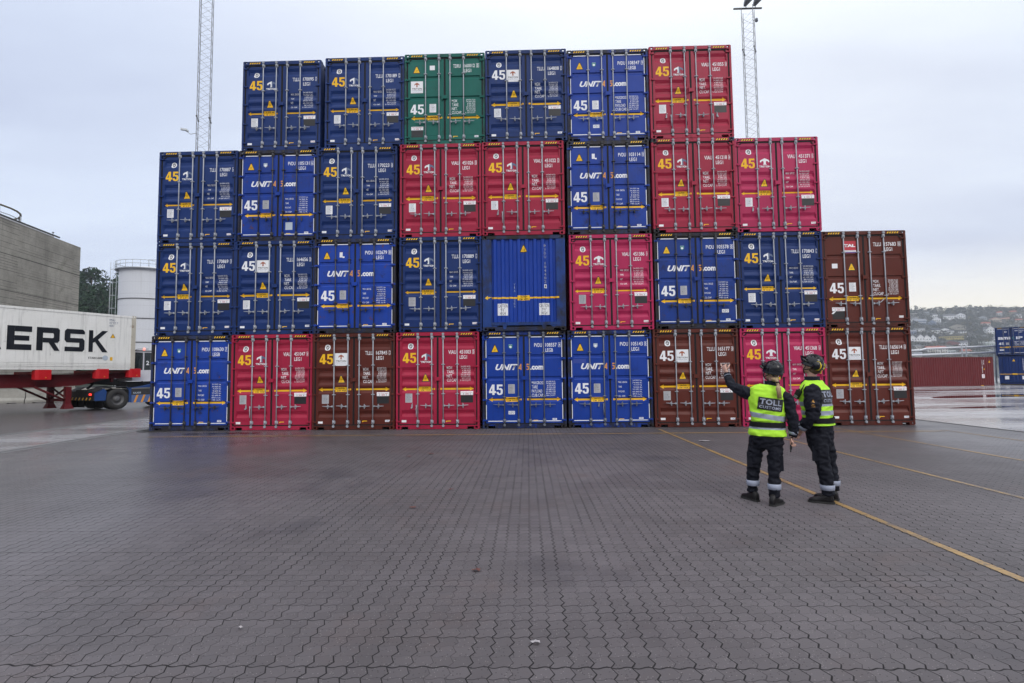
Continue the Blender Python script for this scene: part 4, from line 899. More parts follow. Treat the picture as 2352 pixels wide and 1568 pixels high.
def wheel(parent, loc, r, w, dual=False):
    g = MB(); n = 36
    def ring(rr, x): return [(x, rr * math.cos(i * 2 * math.pi / n), rr * math.sin(i * 2 * math.pi / n)) for i in range(n)]
    g.loft([ring(r * .56, -.02), ring(r * .62, .0), ring(r * .92, .0), ring(r, -.05), ring(r, -w + .05), ring(r * .92, -w), ring(r * .56, -w)], caps=False, smooth=True)
    for k_ in range(3):
        for i in range(n): pass
    o = g.build('wheel', MATS['tyre'], parent, weld=True); o.location = loc
    g = MB(); g.loft([ring(r * .60, -.012), ring(r * .57, -.03), ring(r * .52, -.13), ring(r * .30, -.15), ring(r * .26, -.06), ring(r * .20, -.03), ring(.001, -.03)], caps=False, smooth=True)
    for i in range(10):
        a = i * 2 * math.pi / 10; g.tube([(-.15, r * .38 * math.cos(a), r * .38 * math.sin(a)), (-.12, r * .38 * math.cos(a), r * .38 * math.sin(a))], .018, 6)
    g.build('rim', MATS['rim_steel'], o, weld=True); return o
for yy in (-9.2, -10.5):
    for xx in (-.02, -.40, -2.42 + .30, -2.42 + .68): wheel(tc_, (xx, yy, .50), .50, .29)
g = MB(); g.box(-2.3, -.1, -9.26, -9.14, .42, .56); g.box(-2.3, -.1, -10.56, -10.44, .42, .56)
for xx in (-.62, -1.95): g.box(xx, xx + .1, -11, -8.7, .6, 1.24)
g.build('axle', MATS['soot'], tc_)
# --- yard tractor
tt = truck_root('yard_tractor', 'blue terminal tractor with a white cab, partly hidden behind the stack', 'tractor unit')
for xx in (-.02, -.38): wheel(tt, (xx, -.75, .555), .545, .31)
for xx in (-2.08, -1.74): wheel(tt, (xx - 0, -.75, .555), .545, .31)
wheel(tt, (-.06, 2.35, .52), .52, .30); wheel(tt, (-2.1, 2.35, .52), .52, .30)
g = MB()
def arch(pts, x0, x1, th=.03):
    for a, b_ in zip(pts, pts[1:]): g.prism([(a[0], a[1]), (b_[0], b_[1]), (b_[0], b_[1] + th), (a[0], a[1] + th)], 'x', x0, x1)
for x0, x1 in ((-.72, .02), (-2.46, -1.72)): arch([(-2.70, .62), (-2.70, 1.02), (-2.15, 1.30), (-.95, 1.30), (-.30, 1.12), (-.22, .70)] if 0 else [(-1.85, .92), (-1.45, 1.16), (-.42, 1.20), (-.18, 1.08)], x0, x1)
g.build('fender', MATS['tractor_dark'], tt)
g = MB(); g.prism([(-1.84, .50), (-1.34, .50), (-1.30, .95), (-1.42, 1.12), (-1.84, .90)], 'x', -.10, .0); g.prism([(-.22, .35), (-.12, .35), (-.12, 1.14), (-.36, 1.17), (-.20, .95)], 'x', -.10, .0)
g.prism([(-.1, 1.10), (1.1, 1.14), (1.3, 1.36), (.5, 1.20)], 'x', -.35, -.05); g.build('body_side', MATS['tractor_blue'], tt)
g = MB(); g.box(-2.42, -.02, -1.90, -1.82, .50, .98); g.box(-1.75, -.75, -1.85, 3.2, .70, 1.05); g.build('rear_frame', MATS['soot'], tt)
g = MB()
for k in range(7): g.prism([(-2.36 + k * .33, .53), (-2.28 + k * .33, .53), (-2.18 + k * .33, .66), (-2.26 + k * .33, .66)], 'y', -1.904, -1.9005)
g.build('hazard_stripes', MATS['decal_yellow'], tt)
for xx in (-.26, -2.30): g = MB(); g.box(xx - .09, xx + .09, -1.93, -1.901, .78, .87); g.build('tail_lamp', MATS['lamp_red'], tt)
for xx in (-.72, -2.44): g = MB(); g.prism([(-1.80, .12), (-1.30, .12), (-1.30, .50), (-1.80, .50)], 'x', xx + .01, xx + .03); g.box(xx, xx + .68, -1.44, -1.42, .12, .55); g.build('mud_flap', MATS['rubber'], tt)
g = MB(); g.box(-.06, .0, -.11, 2.6, .74, 1.08); g.build('side_panel', MATS['tractor_dark'], tt)
g = MB(); g.box(-.06, .004, -.10, 1.75, .33, .735); g.build('side_skirt', MATS['tractor_pale'], tt)
g = MB()
for k in range(5): y_ = .0 + k * .36; g.face([(.0062, y_, .335), (.0062, y_ + .11, .335), (.0062, y_ + .25, .73), (.0062, y_ + .14, .73)])
g.build('skirt_stripe', MATS['decal_orange'], tt)
g = MB(); side_text(g, 'KALMAR', -.02, .38, .80, .90, 0, .02, .003); g.build('maker_name', MATS['decal_pale'], tt)
g = MB(); 
for xx in (-.85, -1.65): g.prism([(-1.5, 1.36), (2.2, 1.08), (2.2, 1.24), (-.5, 1.52), (-1.5, 1.56)], 'x', xx, xx + .12)
g.box(-1.65, -.75, -1.6, -.4, 1.50, 1.60); g.tube([(-1.2, -1.6, 1.1), (-1.2, -1.2, 1.5)], .06, 8); g.tube([(-.9, .1, 1.45), (-.75, .55, 1.2), (-.8, .9, 1.5)], .02, 6); g.box(-1.7, -.7, .0, 2.0, 1.1, 1.45)
g.build('lift_arm', MATS['soot'], tt)
# cab
CX0, CX1, CY0, CY1, CZ0, CZ1 = -2.0, -.45, .14, 1.95, 1.48, 3.12
g = MB(); g.box(CX0, CX1, CY0, CY1, CZ0, 2.08); g.box(CX0, CX1, CY0, CY1, CZ1 - .07, CZ1)
for xx in (CX0, CX1 - .06):
    for yy in (CY0, .68, CY1 - .07): g.box(xx, xx + .06, yy, yy + .06, 2.08, CZ1 - .07)
cabo = g.build('cab', MATS['cab_white'], tt)
g = MB(); 
for xx in (CX0 + .02, CX1 - .04): g.box(xx, xx + .012, CY0 + .062, .678, 2.085, CZ1 - .075); g.box(xx, xx + .012, .742, CY1 - .072, 2.085, CZ1 - .075)
g.box(CX0 + .07, CX1 - .07, CY0 + .02, CY0 + .03, 2.085, CZ1 - .075); g.build('window', MATS['glass_dark'], cabo)
g = MB(); g.box(CX0 - .02, CX1 + .02, CY0 - .03, CY1 + .03, CZ1 + .002, CZ1 + .05); g.tube([(CX1 - .1, .3, CZ1 + .05), (CX1 - .1, .45, CZ1 + .12), (CX1 - .1, 1.0, CZ1 + .14)], .015, 6); g.build('roof', MATS['soot'], cabo)
g = MB(); g.tube([(CX1 - .15, .80, CZ1 + .05), (CX1 - .15, .80, CZ1 + .17), (CX1 - .15, .80, CZ1 + .20)], [.06, .06, .03], 10); g.build('beacon', MATS['beacon'], cabo)
g = MB(); side_text(g, '2', .86, 1.02, 2.36, 2.60, 0, .03, CX1 - .024); g.build('number', MATS['decal_white'], cabo)
# ================================================================== LEFT BACKGROUND
def concrete_mat(name, rgb, boards=True, sx=1.0):
    m, t, b = mat(name); p = t.pos(); c = t.xyz(p)
    n = t.noise(p, .35, 6, .65); f = t.noise(p, 6, 4, .7); st = t.noise(p, 1.0, 5, .6, sc=(1.6, 1.6, .12))
    col = t.mix(t.ss(n, .35, .70), rgb, tuple(q * .62 for q in rgb)); col = t.mix(t.m('MULTIPLY', t.ss(st, .52, .75), .5), col, tuple(q * .42 for q in rgb))
    gn = t.noise(p, .5, 6, .7, off=(5, 5, 5)); col = t.mix(t.m('MULTIPLY', t.ss(gn, .58, .72), .5), col, (.075, .075, .045))
    k = t.m('ADD', .8, t.m('MULTIPLY', f, .4)); col = t.mix(1.0, col, t.comb(k, k, k), 'MULTIPLY')
    if boards:
        z = t.m('ADD', c[2], t.m('MULTIPLY', t.m('SUBTRACT', t.noise(p, .7, 2), .5), .05))
        q = t.m('DIVIDE', z, .22); fr = t.m('FRACT', q); ln = t.m('LESS_THAN', fr, .16)
        wn = t.new('ShaderNodeTexWhiteNoise', noise_dimensions='2D'); t.put(wn.inputs['Vector'], t.comb(t.m('FLOOR', q), t.m('FLOOR', t.m('DIVIDE', c[1], 7.0))))
        ln = t.m('MULTIPLY', ln, t.m('POWER', wn.outputs['Value'], 1.3)); col = t.mix(t.m('MULTIPLY', ln, .85), col, (.03, .03, .026))
        big = t.m('LESS_THAN', t.m('FRACT', t.m('DIVIDE', c[2], 2.9)), .022); col = t.mix(t.m('MULTIPLY', big, .8), col, (.02, .02, .018))
        t.put(b.inputs['Normal'], t.bump(t.m('SUBTRACT', f, ln), .6, .02))
    t.put(b.inputs['Base Color'], col); b.inputs['Roughness'].default_value = .85
    return m
concrete_mat('board_concrete', (.34, .32, .275)); concrete_mat('barrier_concrete', (.36, .35, .32), False)
plain('galv_plain', (.42, .45, .48), .45, metal=.3); plain('dark_steel', (.03, .03, .032), .5); plain('roof_pipe_white', (.6, .6, .6), .5); plain('rail_yellow', (.10, .085, .05), .6)
# concrete building
bl = empty('concrete_building', (-43.3, 50, 0)); 
tag(bl, 'tall windowless board-marked concrete building behind the white container', 'building')
# local: +Y runs from the far corner back along the wall (towards the camera side)
ang = math.atan2(-10.0, 2.15); bl.rotation_euler = (0, 0, ang - math.pi / 2)
HB = 14.40
g = MB(); g.box(0, 30, 0, 42, 0, HB)
bodyb = g.build('wall', MATS['board_concrete'], bl)
g = MB(); g.box(-.03, .22, 4.0, 41.9, HB + .002, HB + .08); g.build('roof_edge', MATS['roof_pipe_white'], bl)
g = MB(); g.tube([(.0, 3.2, HB + .17), (.0, 41.8, HB + .17)], .075, 8)
for k in range(9): g.tube([(.05, 4 + k * 4.2, HB), (.05, 4 + k * 4.2, HB + .42)], .03, 6); g.box(.0, .1, 3.93 + k * 4.2, 4.07 + k * 4.2, HB + .40, HB + .46)
g.build('roof_pipe', MATS['dark_steel'], bl)
rl = empty('round_railing', bl.matrix_basis @ Vector((4.3, 8.8, HB))); tag(rl, 'curved steel handrail on the roof of the concrete building', 'railing')
g = MB(); pts = [(4.0 * math.cos(a), 4.0 * math.sin(a), 1.12) for a in [i * .2094 for i in range(31)]]
g.tube(pts, .075, 8); g.build('handrail', MATS['rail_yellow'], rl)
g = MB(); g.tube([(x, y, .55) for x, y, z in pts], .035, 6); g.tube([(x, y, .06) for x, y, z in pts], .045, 6); g.build('mid_rail', MATS['galv_plain'], rl)
for k in range(8):
    a = .75 + k * .785; g = MB(); g.tube([(4.0 * math.cos(a), 4.0 * math.sin(a), -.0), (4.0 * math.cos(a), 4.0 * math.sin(a), 1.1)], .045, 6); g.build('post', MATS['galv_plain'], rl)
# jersey barriers
def barrier_mesh(L=4.0):
    g = MB(); P = [(-.30, .06), (-.30, .20), (-.14, .38), (-.09, .98), (.09, .98), (.14, .38), (.30, .20), (.30, .06)]
    g.prism([(p[0], p[1]) for p in P], 'y', 0, L - .04)
    for y0 in (0, L / 3 - .1, 2 * L / 3, L - .44): g.box(-.28, .28, y0, y0 + .4 if y0 + .4 < L - .04 else L - .05, 0.0, .062)
    return g.mesh('jersey_barrier', MATS['barrier_concrete'])
bmsh = barrier_mesh(); b0 = Vector((-42.0, 32.6, 0)); bd = Vector((3.32, 1.73, 0)).normalized(); ba = math.atan2(bd.y, bd.x) - math.pi / 2
nb = 10; words = ['first', 'second', 'third', 'fourth', 'fifth', 'sixth', 'seventh', 'eighth', 'ninth', 'tenth']
for k in range(nb):
    o = new_obj('jersey_barrier', bmsh); o.location = b0 + bd * (4.02 * k); o.rotation_euler = (0, 0, ba)
    tag(o, f'stained concrete barrier behind the red trailer, {words[k]} of the row from the left', 'barrier', 'concrete barriers in a row')
# panel fence behind the barriers
fn = empty('panel_fence', b0 + bd * 18 + Vector((-1.0, 2.2, 0)), ba); tag(fn, 'low corrugated metal fence glimpsed under the trailer', 'fence')
plain('fence_panel', (.30, .38, .42), .5); plain('fence_green', (.02, .10, .06), .6); plain('hydrant_yellow', (.6, .5, .03), .5)
g = MB()
for k in range(60): g.box(-.02, .02 + (.02 if k % 2 else 0), k * .25, k * .25 + .235, .1, 1.9)
g.build('panel', MATS['fence_panel'], fn)
for k in range(7): g = MB(); g.box(-.06, .06, k * 2.5 - .05, k * 2.5 + .05, 0, 2.05); g.build('post', MATS['fence_green'], fn)
# storage tank
ROOTT = (-61.1, 84.0, 0); tk = empty('storage_tank', ROOTT); tag(tk, 'tall white cylindrical tank with a caged ladder and roof railing', 'storage tank')
def tank_material():
    m, t, b = mat('tank_white'); p = t.pos(); c = t.xyz(p)
    st = t.noise(p, 1.0, 5, .6, sc=(1.5, 1.5, .1)); n = t.noise(p, .5, 4, .6)
    col = t.mix(t.m('MULTIPLY', t.ss(st, .5, .75), .2), (.60, .62, .66), (.38, .38, .38))
    ln = t.m('LESS_THAN', t.m('FRACT', t.m('DIVIDE', c[2], 1.85)), .025); col = t.mix(t.m('MULTIPLY', ln, .35), col, (.25, .26, .28))
    t.put(b.inputs['Base Color'], col); b.inputs['Roughness'].default_value = .45
tank_material(); RT, HT = 4.05, 18.9
g = MB(); n = 64; ring = lambda r, z, n=64: [(r * math.cos(i * 2 * math.pi / n), r * math.sin(i * 2 * math.pi / n), z) for i in range(n)]
g.loft([ring(RT, 0), ring(RT, HT), ring(RT * .5, HT + .55), ring(.05, HT + .75)], smooth=False); g.build('shell', MATS['tank_white'], tk)
for zz in (14.0, 10.9, 15.9 - .0 if 0 else 7.2): g = MB(); g.loft([ring(RT + .01, zz), ring(RT + .09, zz), ring(RT + .09, zz + .10), ring(RT + .01, zz + .10)], caps=False); g.build('wind_girder', MATS['dark_steel'], tk)
g = MB(); g.loft([ring(RT + .01, HT - .15), ring(RT + .55, HT - .15), ring(RT + .55, HT - .03), ring(RT + .01, HT - .03)], caps=False); g.build('walkway', MATS['galv_plain'], tk)
g = MB()
for zz in (.55, 1.1): g.tube([Vector(q) for q in ring(RT + .5, HT + zz) + [ring(RT + .5, HT + zz)[0]]], .045, 5)
for i in range(26): a = i * 2 * math.pi / 26; g.tube([((RT + .5) * math.cos(a), (RT + .5) * math.sin(a), HT - .1), ((RT + .5) * math.cos(a), (RT + .5) * math.sin(a), HT + 1.1)], .03, 5)
for xx, yy in ((.6, -1.2), (3.0, -1.2), (3.0, .5), (.6, .5)): g.tube([(xx, yy, HT + .3), (xx, yy, HT + 1.75)], .03, 5)
g.tube([(.6, -1.2, HT + 1.75), (3.0, -1.2, HT + 1.75), (3.0, .5, HT + 1.75), (.6, .5, HT + 1.75), (.6, -1.2, HT + 1.75)], .03, 5)
g.build('railing', MATS['galv_plain'], tk)
g = MB(); a0 = math.atan2(-84, 61.1) - math.pi / 2 + .05; ca, sa = math.cos(a0), math.sin(a0)
def tp(u, r, z): return ((RT + r) * ca - u * sa, (RT + r) * sa + u * ca, z)
for u in (-.25, .25): g.tube([tp(u, .25, 0), tp(u, .25, HT + 1.2)], .035, 5)
for k in range(60): g.tube([tp(-.25, .25, .3 + k * .32), tp(.25, .25, .3 + k * .32)], .018, 4)
for k in range(9):
    z = 2.4 + k * 2.05; g.tube([tp(.42 * math.sin(q), .25 + .75 * (1 - math.cos(q)) / 2 * 1.2, z) for q in [-2.8 + i * .7 for i in range(0)]] or [tp(-.35, .25, z), tp(-.42, .7, z), tp(0, 1.05, z), tp(.42, .7, z), tp(.35, .25, z)], .025, 5)
for u, r in ((-.42, .7), (0, 1.05), (.42, .7), (-.25, .98), (.25, .98)): g.tube([tp(u, r, 2.4), tp(u, r, HT + 1.0)], .022, 5)
g.build('ladder', MATS['galv_plain'], tk)
# ---- foliage materials
def leaf_mat(name, c1, c2, sc=.6):
    m, t, b = mat(name); p = t.pos(); n = t.noise(p, sc, 4, .6); f = t.noise(p, sc * 9, 2, .6)
    col = t.mix(t.ss(n, .35, .68), c1, c2); k = t.m('ADD', .7, t.m('MULTIPLY', f, .6)); col = t.mix(1.0, col, t.comb(k, k, k), 'MULTIPLY')
    t.put(b.inputs['Base Color'], col); b.inputs['Roughness'].default_value = .8; b.inputs['Specular IOR Level'].default_value = .2
leaf_mat('leaf_dark', (.010, .030, .017), (.030, .062, .028)); leaf_mat('leaf_hill', (.045, .052, .036), (.085, .078, .050), .05); leaf_mat('leaf_autumn', (.14, .12, .05), (.20, .16, .06), .1); leaf_mat('leaf_ridge', (.028, .035, .026), (.05, .055, .036), .1)
plain('bark', (.10, .065, .05), .9); plain('hill_soil', (.06, .055, .045), .95, var=.3, scale=.1); plain('hill_soil_dark', (.025, .032, .022), .95, var=.3, scale=.3)
def leaves(g, c, rad, n, s, rnd, flatb=.0):
    for _ in range(n):
        while True:
            v = Vector((rnd.uniform(-1, 1), rnd.uniform(-1, 1), rnd.uniform(-1, 1)))
            if .25 < v.length < 1 and v.z > -1 + flatb: break
        v = v.normalized() * (v.length ** .5); P = Vector(c) + Vector((v.x * rad[0], v.y * rad[1], v.z * rad[2]))
        a = Vector((rnd.gauss(0, 1), rnd.gauss(0, 1), rnd.gauss(0, .7))).normalized(); b_ = a.cross(Vector((rnd.gauss(0, 1), rnd.gauss(0, 1), rnd.gauss(0, 1)))).normalized(); q = s * rnd.uniform(.5, 1.2)
        g.face([P - a * q, P + b_ * q * .7, P + a * q, P - b_ * q * .7])
# wooded hill on the left
g = MB(); gx, gy = 22, 10
def lh(x, y): return 1.0 + max(0, (y - 112)) * .52 + 1.5 * noise.noise(Vector((x * .05, y * .05, 1)))
V = [[g.bm.verts.new((x_, y_, lh(x_, y_) if j else -1)) for x_ in [-330 + i * 14 for i in range(gx)]] for j, y_ in enumerate([104 + k * 7 for k in range(gy)])]
for j in range(gy - 1):
    for i in range(gx - 1): g.bm.faces.new((V[j][i], V[j][i + 1], V[j + 1][i + 1], V[j + 1][i]))
tag(g.build('hill', MATS['hill_soil_dark']), kind='structure')
rnd = random.Random(4); g = MB(); gt = MB()
for k in range(260):
    y_ = rnd.uniform(110, 162); x_ = rnd.uniform(-1.10, -.75) * y_; z_ = lh(x_, y_) - .5; h_ = rnd.uniform(6.0, 9.0); r_ = rnd.uniform(2.0, 3.4)
    for q in range(4): leaves(g, (x_ + rnd.uniform(-1, 1) * r_ * .6, y_ + rnd.uniform(-1, 1), z_ + h_ * (.45 + .17 * q)), (r_ * (.8 - .1 * q), r_ * .7, h_ * .13), 46, .42, rnd)
    if rnd.random() < .8: gt.tube([(x_, y_, z_), (x_ + .2, y_, z_ + h_ * .8)], [.2, .08], 5)
o = g.build('woodland', MATS['leaf_dark'], recalc=False); tag(o, 'dense dark green pine woodland on the slope', 'woodland', kind='stuff'); to = gt.build('trunks', MATS['bark'], o); tag(to, kind='stuff')
for k, (x_, y_) in enumerate(((-139, 165), (-140.5, 160), (-136.5, 162), (-142, 163), (-144, 164))):
    rt = empty('pine_tree', (x_, y_, lh(x_, y_) - .5)); tag(rt, 'tall pine on the skyline between the concrete building and the white tank', 'tree', 'pines on the left skyline')
    g = MB(); hh = (8.5, 8.0, 9.2, 7.2, 8.8)[k]; g.tube([(0, 0, 0), (.2, 0, hh * .6), (.1, 0, hh)], [.25, .18, .06], 6)
    for q in range(5): a = q * 1.3; g.tube([(.1, 0, hh * .7), (1.4 * math.cos(a), 1.2 * math.sin(a), hh * .85)], [.09, .03], 4)
    g.build('trunk', MATS['bark'], rt); g = MB()
    for q in range(6): a = q * 1.1 + k; leaves(g, (1.3 * math.cos(a), math.sin(a), hh * (.72 + .055 * q)), (1.5, 1.3, .8), 60, .4, rnd)
    g.build('crown', MATS['leaf_dark'], rt, recalc=False)
# ================================================================== LIGHT MASTS
def mast(loc, s, h, rz, bay, label, legr=.03):
    rt = empty('light_mast', loc, rz); tag(rt, label, 'light mast', 'lattice masts behind the stack')
    cs = [(-s / 2, -s / 2), (s / 2, -s / 2), (s / 2, s / 2), (-s / 2, s / 2)]
    for c_ in cs: g = MB(); g.tube([(*c_, 0), (*c_, h)], legr, 6); g.build('leg', MATS['mast_steel'], rt)
    g = MB(); nb_ = int(h / bay)
    for k in range(nb_):
        z = k * bay
        for i in range(4):
            a, b_ = cs[i], cs[(i + 1) % 4]
            g.tube([(*a, z), (*b_, z + bay)], .010, 4, caps=False); g.tube([(*b_, z + bay * .5), (*a, z + bay)], .008, 4, caps=False)
    g.build('bracing', MATS['mast_steel'], rt); return rt
plain('mast_steel', (.16, .17, .19), .5, metal=.2); plain('lamp_housing', (.10, .11, .13), .5)
m1 = mast((-28.3, 45, 0), .97, 37.5, R(24.6) * 1, .86, 'left lattice mast rising behind the stack and out of the frame')
for z in (24.4,): g = MB(); [g.box(x - .06, x + .06, y - .06, y + .06, z - .06, z + .06) for x in (-.485, .485) for y in (-.485, .485)]; [g.tube([a, b_], .028, 5) for a, b_ in (((-.485, -.485, z), (-.485, .485, z)), ((.485, -.485, z), (.485, .485, z)))]; g.build('flange', MATS['dark_steel'], m1)
g = MB(); g.box(-1.65, -1.15, -.6, -.42, 22.95, 23.1); g.tube([(-1.3, -.5, 22.95), (-.9, -.5, 22.7), (-.5, -.5, 22.85)], .03, 6); g.box(-1.2, -1.05, -.58, -.44, 22.9, 23.0); g.build('camera_box', MATS['galv_plain'], m1)
m2 = mast((21.65, 50, 0), 1.0, 36.55, R(-31), .90, 'right lattice mast with floodlights at its top')
crx = empty('cross', (0, 0, 0)); bpy.data.objects.remove(crx)
g = MB(); g.box(-1.35, 1.35, -.06, .06, 36.56, 36.68); o = g.build('crossbar', MATS['dark_steel'], m2); o.rotation_euler = (0, 0, R(31))
for i, xx in enumerate((-.15, .75)):
    g = MB(); g.loft([[(xx - .32, -.7, 37.35), (xx + .42, -.7, 37.45), (xx + .42, -.75, 37.05), (xx - .32, -.75, 36.95)], [(xx - .12, .25, 37.25), (xx + .12, .25, 37.25), (xx + .12, .25, 37.0), (xx - .12, .25, 37.0)]]); g.tube([(xx, .0, 36.68), (xx, .0, 37.05)], .03, 6)
    o = g.build('floodlight', MATS['lamp_housing'], m2); o.rotation_euler = (0, 0, R(31))
for z, w_ in ((15.6, .12), (14.9, .2), (13.9, .12)): g = MB(); g.box(.55, .55 + w_ * 2.2, -.6, -.42, z - w_, z + w_); g.box(.48, .56, -.54, -.48, z - .02, z + .02); g.build('junction_box', MATS['galv_plain'], m2)
g = MB(); g.tube([(.5, -.5, 34.9), (.8, -.5, 35.0)], .025, 6); g.tube([(.8, -.5, 35.02), (.8, -.5, 34.75), (.8, -.5, 34.68)], [.12, .14, .06], 10); g.build('dome_camera', MATS['lamp_housing'], m2)
for z in (32.4,): g = MB(); [g.box(x - .06, x + .06, y - .06, y + .06, z - .06, z + .06) for x in (-.5, .5) for y in (-.5, .5)]; g.tube([(-.5, -.5, z), (-.5, .5, z)], .028, 5); g.tube([(.5, -.5, z), (.5, .5, z)], .028, 5); g.build('flange', MATS['dark_steel'], m2)
# ================================================================== RIGHT BACKGROUND
# brown-red container standing side-on
RC = Vector((46.75, 55.0, 0)); rdir = Vector((-9.4, -2.2, 0)).normalized(); rca = math.atan2(rdir.y, rdir.x)
# local +Y along the container away from its right-hand end; visible face = local +X side
rc = empty('shipping_container', RC, rca - math.pi / 2); tag(rc, 'long dark red container lying side-on across the wet yard', 'shipping container')
paint('far_red', (.115, .016, .018), dirt=.25, streak=.3, tint=False); paint('far_blue', (.010, .030, .12), dirt=.3, streak=.3, tint=False); paint('far_blue_light', (.02, .07, .20), dirt=.3, tint=False)
sm = side_mesh(12.192, CH, MATS['far_red'])
part('side_wall', sm, rc, None, loc=(.006, 0, 0))
g = MB()
for x0, x1 in ((0, .07), (2.37, 2.44)): g.box(x0, x1, .18, 12.01, .0 + .02, .17); g.box(x0, x1, .18, 12.01, CH - .09, CH - .02)
for y0 in (0, 12.04): g.box(0, .15, y0, y0 + .15, .119, CH - .119); g.box(2.29, 2.44, y0, y0 + .15, .119, CH - .119)
g.box(.151, 2.289, .02, .08, .12, CH - .12); g.build('frame', MATS['far_red'], rc)
g = MB(); g.box(.05, 2.39, .1, 12.1, CH - .035, CH - .022); g.build('roof', MATS['galv_plain'], rc)
for yy, sy in ((0, 1), (12.192, -1)):
    for zz, sz in ((0, 1), (CH, -1)):
        for xx, sx in ((0, 1), (2.44, -1)):
            o = part('corner_casting', CM['cast'], rc, None, loc=(xx, yy, zz), scale=(sx, sy, sz)); o.material_slots[0].link = 'OBJECT'; o.material_slots[0].material = MATS['far_red']
def ty(g, s, y0, y1, z0, z1, mi, bold=.02, x=-.006): g.add_mesh(text_mesh(s, bold), Matrix.Translation((x, y0, z0)) @ Matrix(((0, 0, 1, 0), (-(y0 - y1), 0, 0, 0), (0, z1 - z0, 0, 0), (0, 0, 0, 1))), mi)
g = MB()
for k, ch in enumerate('TGHU'): ty(g, ch, 1.44, 1.36, 2.48 - k * .125, 2.58 - k * .125, 0)
for k, ch in enumerate('418032'): ty(g, ch, 1.44, 1.36, 1.93 - k * .125, 2.03 - k * .125, 0)
for k, ch in enumerate('45G1'): ty(g, ch, 1.24, 1.16, 2.50 - k * .12, 2.60 - k * .12, 0)
g.build('registration', MATS['decal_white'], rc)
g = MB(); g.mi = 0; g.face([(-.006, 1.50, .78), (-.006, 1.16, .78), (-.006, 1.16, 1.17), (-.006, 1.50, 1.17)]); ty(g, 'CAUTION', 1.46, 1.20, 1.06, 1.13, 1, x=-.009); ty(g, "9'6\"", 1.40, 1.26, .94, 1.03, 1, x=-.009); ty(g, 'HIGH', 1.42, 1.24, .82, .91, 1, x=-.009); g.build('height_warning', [MATS['decal_white'], MATS['decal_red']], rc, recalc=False)
g = MB(); g.face([(-.006, .60, 2.32), (-.006, .36, 2.32), (-.006, .48, 2.54)]); g.face([(-.006, 1.22, 1.60), (-.006, 1.13, 1.60), (-.006, 1.13, 1.74), (-.006, 1.22, 1.74)]); g.box(-.004, .0, 1.35, 1.65, .02, .07); g.build('warning_label', MATS['decal_yellow'], rc)
# blue stack at the far right
SX, SY, SRZ = 49.50, 57.8, R(-41)
base = dict(style='sam', typ='B', col='navy', wt='MXP', c45=W_, bar='galv_mid', group='shipping containers at the right edge', rz=SRZ, y=SY, x=SX)
r1 = container(dict(base, z=CH + .22, reg=('SANU', '799151', '2', 'LEG1'), label='dark blue container with large white company lettering, upper one at the right edge'), 91)
r2 = container(dict(base, typ='C', x=SX + .20, z=.12, y=SY, label='blue ribbed container end under the lettered dark blue container'), 92)
ribbed_end(r2, col='paint_navy', fr='frame_navy', texts=False)
g = MB(); rect(g, .06, 2.2, 1.86, 1.91, 1); poly(g, [(2.36, 1.885), (2.2, 1.80), (2.2, 1.97)], 1); rect(g, 1.02, 1.38, 1.81, 1.96, 1); poly(g, [(1.05, .56), (1.28, .56), (1.18, .33)], 1)
for x0 in (.42, 1.74): rect(g, x0, x0 + .32, 2.08, 2.44, 0)
for v in g.bm.verts: v.co.y = -.012
g.build('end_marks', [MATS['decal_white'], MATS['decal_yellow']], r2, recalc=False)
g = MB(); 
for k, ch in enumerate('SANU798213'): txt(g, ch, 1.83, 1.90, .32 + k * .12, .41 + k * .12, 0, .02)
for v in g.bm.verts: v.co.y = -.012
g.build('registration', MATS['decal_white'], r2)
for k, zz in enumerate((.12, CH + .22)):
    r3 = container(dict(base, typ='C', col='blue', x=SX + 2.75 * math.cos(SRZ), y=SY + 2.75 * math.sin(SRZ), z=zz, label=('lower' if k == 0 else 'upper') + ' bright blue ribbed container end cut off by the right edge'), 93 + k); ribbed_end(r3, col='paint_blue', fr='frame_navy', texts=False)
# timber dunnage under the stack, skip, pallets, pole
plain('timber', (.20, .13, .06), .8, var=.3, scale=9)
g = MB()
for k in range(2): g.box(.1, 5.1, .3 + k * 11, .5 + k * 11, 0, .118)
o = g.build('dunnage', MATS['timber']); o.location = (SX + .2, SY, 0); o.rotation_euler = (0, 0, SRZ); tag(o, 'timber bearers under the blue containers at the right edge', 'timber')
sk = empty('blue_skip', (48.35, 59.6, 0)); tag(sk, 'pale blue steel skip in the gap between red and blue containers', 'skip')
paint('skip_blue', (.10, .26, .42), dirt=.3, tint=False); g = MB(); g.prism([(0, 0), (1.9, 0), (2.1, 1.75), (-.2, 1.75)], 'y', 0, 1.6); g.build('bin', MATS['skip_blue'], sk)
g = MB(); g.box(-.26, 2.16, -.06, 1.66, 1.752, 1.86)
for k in range(5): g.box(.1 + k * .42, .18 + k * .42, -.05, -.002, .05, 1.74)
g.build('rim', MATS['skip_blue'], sk)
pl = empty('pallet_stack', (50.2, 63.5, 0)); tag(pl, 'stack of weathered pallets behind the pale blue skip', 'pallets')
for k in range(18):
    g = MB()
    for q in range(5): g.box(0, 1.6, q * .26, q * .26 + .16, .14, .17); g.box(0, 1.6, q * .26, q * .26 + .16, 0, .025)
    for q in (0, .7, 1.45): g.box(q, q + .12, 0, 1.2, .026, .139)
    o = g.build('pallet', MATS['timber'], pl); o.location = (rnd.uniform(-.05, .05), 0, k * .174)
po = empty('steel_pole', (56.35, 66, 0)); tag(po, 'slim galvanised pole with a slanting brace between the containers', 'pole')
